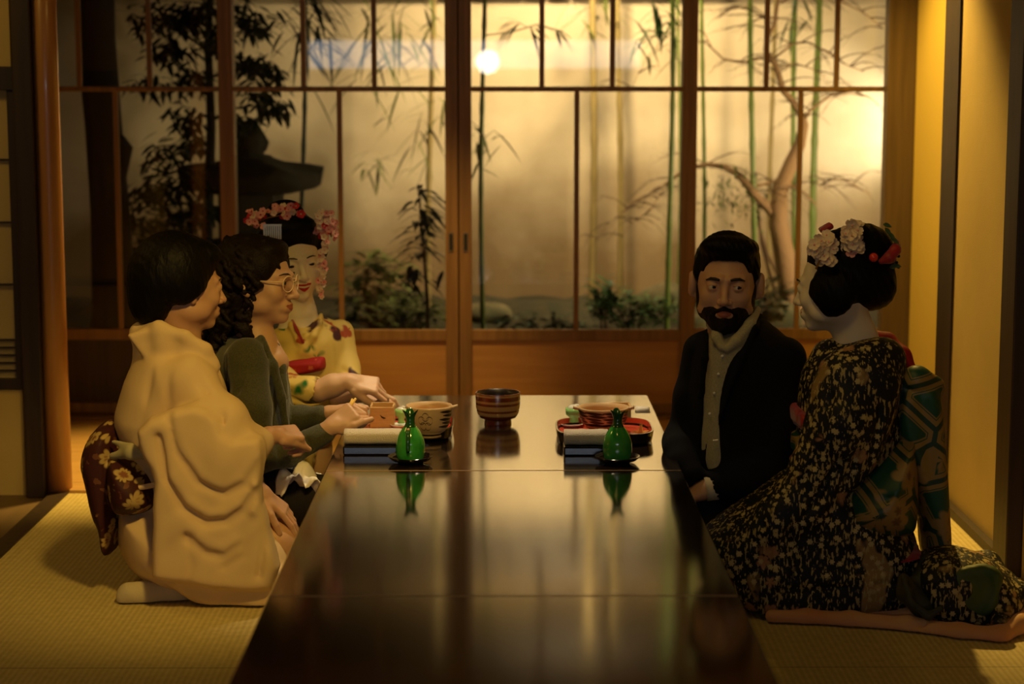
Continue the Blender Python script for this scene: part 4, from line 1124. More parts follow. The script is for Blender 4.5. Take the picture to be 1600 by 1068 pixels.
def hand(g, W, X, Nn, side, curls, thumb=(.3, .4), s=1.0, spread=.0, k=.004):
    """palm, four fingers of different length with three bends each, thumb from the side of the palm. Nn: out of the back of the hand"""
    X = unit(X); Nn = unit(np.array(Nn, float)-X*np.dot(Nn, X)); Yv = np.cross(Nn, X)*side   # towards the thumb
    W = np.array(W, float); T = lambda x, y, z: W+s*(X*x+Yv*y+Nn*z)
    g.frame()
    g.path([T(-.012, 0, 0), T(.02, 0, 0)], [.021*s, .022*s], .01)
    for y in (-.026, -.009, .009, .026): g.cone(T(.012, y*.7, 0), T(.082, y, 0), .0135*s, .0105*s, .010)
    g.ell(T(.04, .024, -.008), (.017*s,)*3, .012)
    Ls = ((.043, .025, .019), (.047, .029, .020), (.043, .027, .019), (.034, .020, .017)); rr_ = (.0088, .0090, .0086, .0076)
    nails = []
    for i, y in enumerate((.028, .009, -.010, -.027)):
        p = T(.084-.004*abs(i-1.2), y, 0); a = 0; sp = spread*(1.5-i); q = [p]; rad = [rr_[i]*s*1.06]
        for j in range(3):
            a += math.radians(curls[i][j]); d = X*math.cos(a)*math.cos(sp)+Yv*math.sin(sp)*math.cos(a)-Nn*math.sin(a)
            p = p+d*Ls[i][j]*s; q.append(p); rad.append(rr_[i]*s*(.98-.10*j))
        g.path(q, rad, .0022)
        nails.append((q[-1], d, X*math.sin(a)+Nn*math.cos(a), rr_[i]*s))
    p = T(.022, .028, -.006); q = [p]; a = thumb[0]; b_ = thumb[1]; rad = [.0135*s]
    for j, L in enumerate((.040, .033, .026)):
        d = unit(X*math.cos(a)+Yv*math.sin(a)*math.cos(b_)-Nn*math.sin(a)*math.sin(b_)-Nn*.25*j); p = p+d*L*s; q.append(p); rad.append((.0115, .0102, .0088)[j]*s); a *= .55
    g.path(q, rad, .003)
    return T, q[-1]
def blossom_mesh(name, r, m, mc):
    b = MB(); 
    for k in range(5):
        a = 2*math.pi*k/5; ring = []
        for t, w_ in ((.12, .10), (.45, .40), (.80, .46), (1.0, .22)):
            ring.append([(r*(t*math.cos(a)-w_*math.sin(a)*q), r*(t*math.sin(a)+w_*math.cos(a)*q), r*(.28*t*t+.10*abs(q))) for q in (-1, -.5, 0, .5, 1)])
        b.loft(ring, closed=False)
    b.m = 1; b.sphere((0, 0, r*.1), r*.2, 5)
    me_o = b.build(name, [m, mc], None, smooth=True, loc=(0, 0, 0)); me = me_o.data; bpy.data.objects.remove(me_o); return me
BL = [blossom_mesh('blossom_pink', .0125, M['pink'], M['redpetal']), blossom_mesh('blossom_cream', .0125, M['cream'], M['pink']), blossom_mesh('blossom_red', .0125, M['redpetal'], M['cream'])]
def blossoms(parent, pts, out, wts=(4, 4, 1), sc=1.0, name='blossom', mats=None):
    """many small five-petalled blossoms, each its own sub-part"""
    for p in pts:
        me = random.choices(BL, wts)[0] if mats is None else mats
        o = bpy.data.objects.new(name, me); col.objects.link(o)
        n = (Vector(p)-Vector(out)).normalized()+Vector((random.gauss(0, .3), random.gauss(0, .3), random.gauss(0, .3)))
        o.location = p; o.rotation_euler = n.to_track_quat('Z', 'Y').to_euler(); k = sc*random.uniform(.8, 1.2); o.scale = (k, k, k)
        attach(o, parent)

# ============ older woman in cream kimono (near left) ============
def person_cream():
    Y = 5.0; o = np.array(at(290, 446, Y)); R = pose((.86, .48, -.06), 0); s = 1.0
    root = empty('person', (at(255, 900, Y)[0], Y, 0), 'person kneeling near left in a cream kimono with dark red obi, black bun, facing away', 'person')
    g = SDF(.0028); head(g, R, o, s)
    nb = np.array(at(284, 545, 5.0)); g.path([o+R@np.array((0, -.025, -.05)), nb, nb+np.array((-.02, 0, -.06))], [.050, .048, .040], .03)
    # hands
    g2 = SDF(.0026)
    w1 = np.array(at(420, 682, 4.86)); el = np.array(at(385, 705, 4.80))
    g2.path([el, w1], [.034, .026], .02)
    hand(g2, w1+np.array((.008, .01, .004)), (.70, .50, -.05), (-.1, -.55, .8), -1, [(52, 72, 45), (58, 72, 45), (64, 72, 45), (70, 70, 45)], (.2, 1.2), .90)
    w2 = np.array(at(408, 770, 4.93)); g2.path([w2+np.array((-.08, 0, .06)), w2], [.03, .025], .02)
    hand(g2, w2, (.75, .1, -.62), (.6, -.2, .75), -1, [(12, 15, 10), (14, 18, 10), (16, 20, 12), (18, 24, 14)], (.6, .3), .92, .08)
    g3 = SDF(.012)
    g3.path([at(280, 570, 5), at(268, 640, 5), at(255, 800, 5)], [.07, .10, .12], .05); g3.path([at(255, 820, 5.08), at(430, 850, 5.08)], [.08, .07]); g3.path([at(255, 820, 4.94), at(430, 850, 4.94)], [.08, .07])
    loc = to_local(R, o, s)
    build_sdf('body', [g, g2, g3], [M['skin_a'], M['lip'], M['brow']], root, face_mat(loc, 0, 1, 2))
    eyes(root, R, o, s, (0, 1, -.1))
    # hair: swept up, full at the sides, low bun at the nape
    h = SDF(.004)
    h.frame(R, o)
    h.ell((0, -.035, .052), (.098, .108, .092), .02); h.ell((0, -.090, .010), (.080, .066, .078), .03); h.ell((0, -.095, -.050), (.058, .052, .055), .03)
    h.ell((.066, -.03, .01), (.035, .06, .055), .02); h.ell((-.066, -.03, .01), (.035, .06, .055), .02); h.ell((0, .045, .085), (.07, .045, .032), .02)
    h.ell((0, .118, -.045), (.082, .086, .098), .006, True); h.ell((.066, .03, -.055), (.032, .048, .05), .006, True); h.ell((-.066, .03, -.055), (.032, .048, .05), .006, True)
    h.wave(lambda x, y, z: .0012*np.sin(x*260+z*90)*np.sin(y*240))
    h.frame(); build_sdf('hair', h, M['black_hair'], root)
    # kimono
    g = SDF(.0050, .05)
    YN = 4.98
    g.sil(pxpoly([(246, 522), (300, 540), (330, 565), (352, 600), (366, 660), (372, 740), (352, 800), (250, 815), (215, 780), (206, 720), (184, 672), (180, 650), (184, 632), (204, 570)], YN), YN, .17, .13)
    g.path([at(292, 588, 4.86), at(288, 585, 5.14)], [.055, .055], .07)
    g.sil(pxpoly([(222, 530), (258, 524), (300, 538), (334, 566), (345, 640), (240, 640), (226, 590)], 5.0), 5.0, .118, .05, .03)                      # shoulders
    g.ell(at(262, 830, 5.0), (.125, .185, .135), .05)                                        # seat
    g.sil(pxpoly([(188, 800), (196, 770), (260, 770), (400, 800), (440, 812), (470, 870), (470, 925), (400, 928), (300, 922), (246, 905), (205, 870)], YN), YN, .21, .10)
    g.sil(pxpoly([(250, 890), (330, 872), (470, 882), (480, 945), (404, 958), (395, 948), (330, 945), (292, 932)], 4.84), 4.84, .085, .04, .03)   # hem folded on the mat
    g.sil(pxpoly([(340, 640), (372, 640), (410, 760), (434, 815), (470, 830), (470, 880), (380, 880)], 5.0), 5.02, .15, .05, .04)  # lap
    # near sleeve: upper arm, forearm and the hanging panel
    g.path([at(308, 605, 4.86), at(345, 665, 4.80), at(345, 730, 4.77)], [.048, .060, .060], .07)
    g.path([at(345, 715, 4.77), at(380, 700, 4.80), at(404, 688, 4.84)], [.062, .052, .040], .04)
    g.sil(pxpoly([(296, 625), (340, 640), (356, 684), (404, 678), (413, 688), (412, 720), (409, 770), (424, 830), (438, 884), (438, 886), (426, 918), (424, 920), (380, 922), (320, 914), (240, 900), (239, 899), (239, 898), (240, 850), (241, 780), (243, 740), (220, 700), (215, 660)], 4.755), 4.755, .045, .022, .03, False, .06, .0, 1)
    g.cone(at(404, 684, 4.85), at(428, 676, 4.90), .031, .028, .008, True)
    # collar band, standing away from the nape
    pts = [at(334, 572, 4.90), at(322, 548, 4.885), at(290, 527, 4.875), at(250, 514, 4.89), at(218, 516, 4.96), at(226, 512, 5.06), at(260, 514, 5.12), at(306, 535, 5.12), at(328, 560, 5.08)]
    g.path(pts, .017, .010); g.path([at(256, 535, 4.895), at(290, 545, 4.895), at(322, 566, 4.90)], .028, .02)
    g.sil(pxpoly([(198, 522), (199, 521), (232, 510), (262, 514), (276, 545), (240, 566), (226, 562)], 4.90), 4.90, .022, .010, .012)
    g.path([at(252, 520, 4.89), at(262, 560, 4.89)], [.02, .02], .03)
    g.path([at(216, 520, 4.97), at(238, 560, 4.97), at(238, 640, 4.97)], [.016, .04, .08], .04)
    # cloth folds
    F_ = lambda P, a, w, Y=4.72: g.fold([at(u, v, Y) for u, v in P], a, w)
    def swag(P, a, w, Y=4.715):             # a hanging fold: sharp valley under a soft ridge
        g.fold([at(u, v, Y) for u, v in P], a, w); g.fold([at(u+3, v-9, Y) for u, v in P], -a*.55, w*1.3)
    swag([(250, 680), (262, 745), (286, 790), (322, 815), (354, 812), (380, 796), (398, 770)], .024, .013)
    swag([(262, 640), (278, 704), (310, 752), (350, 770), (384, 756), (404, 726)], .014, .013)
    swag([(296, 838), (322, 862), (350, 868), (376, 850), (392, 812)], .014, .014)
    swag([(352, 884), (380, 866), (400, 830), (404, 800)], .010, .013)
    F_([(262, 800), (262, 850), (256, 890)], .010, .010); F_([(290, 830), (300, 880), (296, 905)], .008, .010); F_([(412, 800), (412, 850), (404, 900)], .012, .008)
    F_([(330, 600), (348, 650), (352, 690)], .014, .008, 4.74); 
    F_([(236, 560), (232, 640), (214, 696)], .008, .012, 4.83); F_([(262, 570), (262, 650), (250, 700)], .008, .010, 4.80); F_([(300, 570), (322, 610), (338, 650)], .009, .009, 4.79)
    F_([(190, 830), (215, 806), (242, 795)], .010, .006, 4.83); F_([(240, 790), (320, 800)], .004, .01, 4.8)
    F_([(250, 903), (330, 928), (430, 924)], .016, .005, 4.78); F_([(300, 938), (350, 936), (400, 944)], .012, .005, 4.77); F_([(430, 838), (470, 845)], .010, .005, 4.9)
    g.wave(lambda x, y, z: .0018*np.sin(x*34+z*22)*np.sin(z*30-x*12)+.0016*np.sin(x*60-z*38+2*np.sin(z*14)))
    g.floor(.006); build_sdf('kimono', g, M['cream_silk'], root, smooth=4)
    # obi with box knot at the back
    g = SDF(.006, .02)
    g.sil(pxpoly([(176, 688), (215, 692), (262, 720), (272, 782), (200, 800), (176, 770)], YN), YN, .235, .07, .01)
    g.sil(pxpoly([(178, 652), (196, 664), (200, 740), (196, 800), (184, 864), (164, 856), (160, 815), (150, 800), (138, 742), (130, 715), (140, 680), (158, 660)], YN), YN, .155, .045, .02)
    g.fold([at(186, 660, 4.84), at(182, 760, 4.84), at(178, 850, 4.84)], .012, .008); g.fold([at(160, 670, 4.86), at(150, 730, 4.86), at(168, 810, 4.86)], .008, .008)
    build_sdf('obi', g, M['dark_obi'], root)
    b = MB(); b.tube([at(174, 766, 4.81), at(205, 764, 4.785), at(243, 757, 4.77), at(262, 752, 4.80)], .007, 8); b.build('obi_cord', M['cream_silk'], root, smooth=True)
    g = SDF(.005, .02); g.path([at(176, 712, 4.83), at(205, 708, 4.79), at(236, 712, 4.79)], [.010, .013, .010], .02); g.path([at(178, 690, 4.84), at(205, 698, 4.80)], [.007, .010], .02); build_sdf('obi_scarf', g, mat('grey_green_sash', (.42, .38, .24), .8), root)
    g = SDF(.004, .02)
    g.path([at(200, 925, 4.82), at(228, 928, 4.83), at(270, 926, 4.85), at(320, 920, 4.87)], [.026, .032, .036, .046], .02); g.path([at(194, 935, 4.81), at(205, 928, 4.81)], [.018, .022], .02)
    g.floor(.004); build_sdf('sock', g, M['sock'], root)
    return root
person_cream()

# ============ curly-haired woman with glasses ============
def person_green():
    Y = 5.27; s = 1.03; o = np.array(at(405, 437, Y)); R = pose((.965, -.25, -.03), 2)
    root = empty('person', (at(400, 860, Y)[0], Y, 0), 'person with dark curly hair and round glasses in an olive cardigan, left of the table', 'person')
    g = SDF(.0028); head(g, R, o, s)
    nb = np.array(at(400, 535, Y)); g.path([o+R@np.array((0, -.025, -.05)), nb, at(408, 570, Y)], [.048, .047, .075], .03); g.cone(nb, at(428, 566, 5.22), .045, .04, .03)
    g2 = SDF(.0026)
    # near hand (right) and far hand meeting around the chopsticks
    w1 = np.array(at(516, 668, 5.12)); g2.path([at(498, 680, 5.12), w1], [.027, .023], .02)
    hand(g2, w1, (.72, .22, .50), (-.40, -.80, .42), -1, [(50, 75, 40), (58, 80, 45), (66, 82, 45), (72, 80, 40)], (.35, -.3), .90)
    w2 = np.array(at(512, 646, 5.24)); g2.path([at(496, 651, 5.24), w2], [.014, .022], .02)
    hand(g2, w2, (.86, -.25, .30), (-.25, .0, .95), 1, [(35, 55, 40), (48, 62, 45), (58, 66, 45), (66, 66, 45)], (.40, .0), .86)
    g3 = SDF(.012)
    g3.path([at(400, 580, Y), at(392, 640, Y), at(385, 770, Y)], [.07, .09, .11], .05)
    build_sdf('body', [g, g2, g3], [M['skin_b'], M['lip'], M['brow']], root, face_mat(to_local(R, o, s), 0, 1, 2))
    eyes(root, R, o, s, (0, 1, -.15))
    # hair mass plus curls
    h = SDF(.0045); h.frame(R*1.0, o)
    h.ell((0, -.030, .048), (.092, .105, .080), .02); h.ell((0, -.065, -.03), (.092, .075, .095), .03); h.ell((0, -.075, -.105), (.075, .055, .06), .03)
    h.ell((.06, .005, .04), (.035, .06, .05), .02); h.ell((-.06, .005, .04), (.035, .06, .05), .02); h.ell((.0, .042, .090), (.06, .035, .024), .02)
    h.ell((0, .112, -.045), (.095, .090, .106), .008, True); h.ell((.07, .042, -.07), (.04, .048, .07), .01, True); h.ell((-.07, .042, -.07), (.04, .048, .07), .01, True)
    rs = np.random.default_rng(4)
    X = headxf(R, o, 1.0)
    h.frame()
    for k in range(210):
        a = rs.uniform(0, 2*math.pi); zt = rs.uniform(-.16, .12)
        if zt > .02: rad = .098*math.sqrt(max(.05, 1-((zt-.03)/.105)**2)); cy = -.03
        else: rad = .088; cy = -.055
        x = rad*math.cos(a); y = cy+rad*1.05*math.sin(a)
        if y > .035 and zt < .055: continue
        if y > .005 and zt < -.03: continue
        pts = []; ph = rs.uniform(0, 6); n = 9; L = rs.uniform(.03, .06)
        for j in range(n):
            t = j/(n-1); pts.append(X((x*(1+.05*t)+.008*math.cos(ph+t*8), y+.008*math.sin(ph+t*8), zt-L*t)))
        h.path(pts, [.006]*n, .004)
    build_sdf('hair', h, M['brown_hair'], root, smooth=1)
    # glasses: round clear frames
    gl = empty('glasses', tuple(o), None); attach(gl, root)
    X = headxf(R, o, s)
    b = MB(); 
    for sx in (-1, 1):
        b.tube([X((sx*.033+.024*math.cos(t), .103-.012*abs(sx*.033+.024*math.cos(t))/.05, -.004+.021*math.sin(t))) for t in [2*math.pi*k/28 for k in range(29)]], .0016, 6, False)
        b.tube([X((sx*.057, .092, .003)), X((sx*.072, .06, .004)), X((sx*.080, .01, .004)), X((sx*.080, -.012, -.006))], .0015, 6)
    b.tube([X((-.009, .102, .002)), X((0, .107, .005)), X((.009, .102, .002))], .0015, 6)
    b.build('frame', mat('clear_pink_frame', (.85, .62, .38), .15, coat=.6), gl, smooth=True)
    for sx in (-1, 1):
        b = MB(); n = 24; c = X((sx*.033, .0955, -.004)); b.add([c]+[X((sx*.033+.0235*math.cos(t), .103-.012*abs(sx*.033+.024*math.cos(t))/.05, -.004+.0205*math.sin(t))) for t in [2*math.pi*k/n for k in range(n)]], [(0, 1+k, 1+(k+1) % n) for k in range(n)])
        b.build('lens', M['lens'], gl, smooth=True)
    # cardigan
    g = SDF(.0055, .04)
    g.sil(pxpoly([(372, 520), (402, 530), (420, 542), (440, 548), (446, 580), (452, 610), (456, 660), (455, 710), (450, 770), (360, 780), (335, 720), (328, 640), (330, 570), (345, 530)], Y), Y, .155, .11)
    g.path([at(385, 558, 5.12), at(398, 552, 5.42)], [.05, .05], .05)
    g.path([at(388, 566, 5.12), at(392, 640, 5.06), at(402, 712, 5.05)], [.055, .052, .046], .03)
    g.path([at(402, 712, 5.06), at(450, 705, 5.09), at(505, 678, 5.12)], [.046, .038, .031], .025)
    g.path([at(420, 570, 5.42), at(438, 655, 5.38), at(470, 655, 5.28), at(500, 650, 5.24)], [.05, .042, .036, .030], .025)
    # open neck
    g.ell(at(425, 545, 5.16), (.035, .05, .05), .01, True)
    g.path([at(408, 528, 5.14), at(426, 570, 5.13), at(440, 620, 5.13), at(448, 680, 5.14)], [.011, .013, .013, .010], .010)
    g.path([at(432, 540, 5.24), at(440, 575, 5.20), at(446, 620, 5.16)], [.011, .013, .010], .010)
    F_ = lambda P, a, w, Y=5.04: g.fold([at(u, v, Y) for u, v in P], a, w)
    F_([(436, 700), (442, 728)], .009, .008); F_([(470, 690), (478, 712)], .008, .007, 5.07); F_([(480, 686), (488, 704)], .007, .006, 5.08); F_([(425, 600), (446, 660)], .008, .008, 5.1)
    F_([(372, 590), (376, 660), (372, 730)], .009, .009); F_([(405, 600), (415, 690)], .008, .010, 5.08); F_([(352, 560), (348, 640)], .006, .01, 5.1)
    F_([(420, 640), (446, 700)], .008, .008, 5.1); F_([(392, 730), (420, 722)], .006, .008)
    g.wave(lambda x, y, z: .0012*np.sin(x*60+z*50)*np.sin(z*70-x*30))
    build_sdf('cardigan', g, M['cardigan'], root)
    # dark skirt over the knees
    g = SDF(.008, .05)
    g.sil(pxpoly([(340, 760), (420, 735), (480, 742), (500, 770), (510, 830), (480, 850), (345, 850), (340, 800)], Y), 5.33, .20, .10)
    g.path([at(380, 775, 5.14), at(500, 778, 5.10)], [.10, .065]); g.path([at(380, 775, 5.40), at(500, 778, 5.40)], [.10, .065])
    g.floor(.006); build_sdf('skirt', g, M['skirt'], root)
    # handkerchief on her lap
    c = at(466, 762, 5.02); vs = []; n = 14
    for j in range(n+1):
        for i in range(n+1):
            a, d = i/n-.5, j/n-.5
            vs.append((c[0]+.115*a+.012*math.sin(d*9), c[1]+.06+.13*d, .288+.018*math.sin(a*11+d*5)+.012*math.cos(d*13)-.10*a*a-.09*d*d+(.02 if i in (6, 7) else 0)))
    fs = [(j*(n+1)+i, j*(n+1)+i+1, (j+1)*(n+1)+i+1, (j+1)*(n+1)+i) for j in range(n) for i in range(n)]
    hk = mesh_np('handkerchief', vs, fs, M['white_paper'], None); so = hk.modifiers.new('s', 'SOLIDIFY'); so.thickness = .003
    tag(hk, 'crumpled white cloth lying on the dark skirt of the woman with glasses', 'cloth')
    # chopsticks in her hand
    for dv, lb in ((0, 'upper'), (5, 'lower')):
        b = MB(); p = Vector(at(556-dv, 622+dv*.2, 5.175+dv*.002)); q = Vector(at(528+dv*.5, 664+dv, 5.19)); b.tube([q, p], [.0022, .0032], 8)
        oo = b.build('chopstick', M['yellow_paper'], None, smooth=True); tag(oo, 'pale wooden chopstick held by the woman with glasses, '+lb+' of the pair', 'chopstick')
person_green()

# ============ maiko in yellow ============
def person_yellow():
    Y = 5.75; s = 1.0; o = np.array(at(460, 405, Y)); R = pose((.36, -.93, -.10), -5)
    root = empty('person', (at(470, 860, Y)[0], Y, 0), 'person with white makeup smiling in a yellow kimono, pink blossoms in hair, farthest left', 'person')
    g = SDF(.0028); head(g, R, o, s, smile=1, lid=.55)
    nb = np.array(at(468, 490, 5.76)); g.path([o+R@np.array((0, -.02, -.06)), nb, at(470, 520, 5.77)], [.046, .046, .08], .03)
    g2 = SDF(.0026)
    w1 = np.array(at(543, 596, 5.52)); g2.path([at(500, 610, 5.52), at(520, 602, 5.52), w1], [.034, .031, .025], .02)
    hand(g2, w1, (.93, .05, -.16), (.10, -.55, .82), -1, [(34, 40, 25), (40, 46, 30), (48, 50, 30), (55, 50, 30)], (.5, .9), 1.0, .04)
    w2 = np.array(at(556, 616, 5.64)); g2.path([at(530, 622, 5.66), w2], [.03, .024], .02)
    hand(g2, w2, (.95, -.2, -.12), (0, -.35, .95), 1, [(20, 40, 30), (30, 44, 35), (35, 44, 35), (40, 44, 35)], (.4, .6), .92)
    g3 = SDF(.012); g3.path([at(478, 530, 5.78), at(474, 600, 5.8), at(470, 720, 5.8)], [.06, .08, .10], .05)
    build_sdf('body', [g, g2, g3], [M['skin_c'], M['red_lip'], M['brow'], M['makeup']], root, face_mat(to_local(R, o, s), 0, 1, 2, lipw=1.0, smile=1, white=True))
    eyes(root, R, o, s, (.1, 1, -.1))
    X = headxf(R, o, s)
    b = MB(); b.tube([X((-.017, .0915, -.0645)), X((0, .0965, -.0670)), X((.017, .0915, -.0645))], [.0022, .0030, .0022], 8); b.build('teeth', M['tooth'], root, smooth=True)
    h = SDF(.004); h.frame(R, o)
    h.ell((0, -.030, .060), (.088, .100, .085), .02); h.ell((0, .035, .105), (.066, .050, .036), .02); h.ell((.078, -.03, .030), (.034, .062, .056), .02); h.ell((-.078, -.03, .030), (.034, .062, .056), .02)
    h.ell((0, -.07, .135), (.055, .06, .035), .02); h.ell((0, -.12, .0), (.06, .06, .07), .03)
    h.ell((0, .108, -.035), (.074, .085, .105), .006, True); h.ell((.062, .045, -.05), (.03, .045, .06), .006, True); h.ell((-.062, .045, -.05), (.03, .045, .06), .006, True)
    h.frame(); build_sdf('hair', h, M['black_hair'], root)
    # ornaments
    random.seed(9); cpos = at(462, 385, Y)
    orn = MB(); P = [at(u, v, 5.72) for u, v in ((392, 352), (420, 340), (445, 336), (470, 338), (482, 345))]; orn.tube(P, .003, 5); r1 = orn.build('flower_garland', M['brass'], root)
    gs = lambda s: max(-1.6*s, min(1.6*s, random.gauss(0, s)))
    pts = []
    for k in range(58):
        t = random.random(); u = 388+92*t; v = 350-22*math.sin(t*2.4+.3)+random.gauss(0, 6)+(6 if t > .85 else 0); pts.append(at(u+random.gauss(0, 3), v, 5.68+random.uniform(-.02, .05)))
    blossoms(r1, pts, (cpos[0], 5.9, cpos[2]), (5, 4, 1.2), .9)
    orn = MB(); orn.tube([at(500, 350, 5.7), at(512, 345, 5.68), at(518, 370, 5.68)], .003, 5); orn.tube([at(508, 372, 5.68), at(503, 420, 5.67), at(500, 465, 5.66)], .0012, 4); r2 = orn.build('flower_spray', M['brass'], root)
    pts = [at(509+gs(9), 352+gs(12), 5.67+random.uniform(-.03, .03)) for k in range(48)]
    blossoms(r2, pts, (at(500, 355, 5.8)), (4, 5, 1.2), .9)
    pts = []
    for k in range(34):
        v = 378+88*k/34; pts.append(at(506-6*(v-378)/88+random.uniform(-5, 5), v, 5.66+random.uniform(-.01, .01)))
    blossoms(r2, pts, (at(470, 420, 5.8)), (5, 4, 0), .75, 'hanging_petal')
    # silver comb with hanging strips
    b = MB(); p, q = at(411, 352, 5.63), at(440, 353, 5.63); b.box((p[0], 5.626, p[2]-.002), (q[0], 5.632, p[2]+.004))
    for k in range(9):
        x = p[0]+(q[0]-p[0])*(k+.5)/9; b.box((x-.0022, 5.628, p[2]-.040), (x+.0022, 5.6295, p[2]-.002))
    b.build('silver_comb', M['silver'], root)
    # kimono
    g = SDF(.0052, .03)
    g.sil(pxpoly([(452, 500), (470, 494), (498, 492), (520, 500), (538, 516), (544, 548), (544, 600), (530, 640), (525, 700), (430, 700), (425, 640), (418, 590), (414, 540), (430, 515)], 5.78), 5.78, .135, .10)
    g.path([at(430, 540, 5.74), at(436, 590, 5.64), at(452, 612, 5.56), at(482, 610, 5.52)], [.05, .05, .046, .042], .03)
    g.path([at(532, 520, 5.80), at(540, 575, 5.74), at(548, 600, 5.68)], [.042, .040, .036], .025)
    g.sil(pxpoly([(440, 590), (470, 592), (505, 588), (510, 600), (503, 640), (448, 634), (436, 612)], 5.53), 5.53, .03, .02, .02)
    g.sil(pxpoly([(446, 630), (500, 636), (498, 700), (480, 760), (440, 760)], 5.60), 5.60, .08, .05, .03)
    g.sil(pxpoly([(520, 590), (552, 592), (548, 640), (520, 650)], 5.72), 5.72, .03, .02, .02)
    g.cone(at(490, 613, 5.52), at(530, 600, 5.52), .033, .032, .006, True)
    g.ell(at(474, 486, 5.70), (.040, .05, .05), .02, True)
    # crossed collar
    g.path([at(450, 500, 5.76), at(456, 508, 5.70), at(466, 530, 5.652), at(482, 552, 5.648)], [.008, .010, .009, .008], .012); g.path([at(502, 492, 5.76), at(498, 506, 5.70), at(490, 525, 5.655), at(470, 550, 5.648)], [.008, .010, .009, .008], .012)
    F_ = lambda P, a, w, Y=5.5: g.fold([at(u, v, Y) for u, v in P], a, w)
    F_([(445, 618), (480, 628), (502, 622)], .008, .008); F_([(440, 600), (452, 610)], .008, .008); F_([(520, 520), (524, 580)], .006, .008, 5.68); F_([(530, 570), (545, 585)], .008, .008, 5.68)
    build_sdf('kimono', g, M['yellow_kimono'], root)
    for nm, P, mm, th in (('obi_scarf', [(436, 546), (470, 548), (516, 540), (520, 562), (514, 573), (470, 580), (440, 572)], 'red_print', .172), ('obi', [(440, 572), (470, 578), (510, 570), (508, 608), (440, 610)], 'hexband', .21)):
        g = SDF(.0045, .01); g.sil(pxpoly(P, 5.78), 5.78, th, .022)
        g.wave(lambda x, y, z: .0022*np.sin(z*190+x*25)); build_sdf(nm, g, M[mm], root)
    b = MB(); b.tube([at(456, 498, 5.72), at(463, 514, 5.662), at(474, 536, 5.640)], [.004, .006, .004], 8); b.build('inner_collar', M['redsilk'], root, smooth=True)
person_yellow()

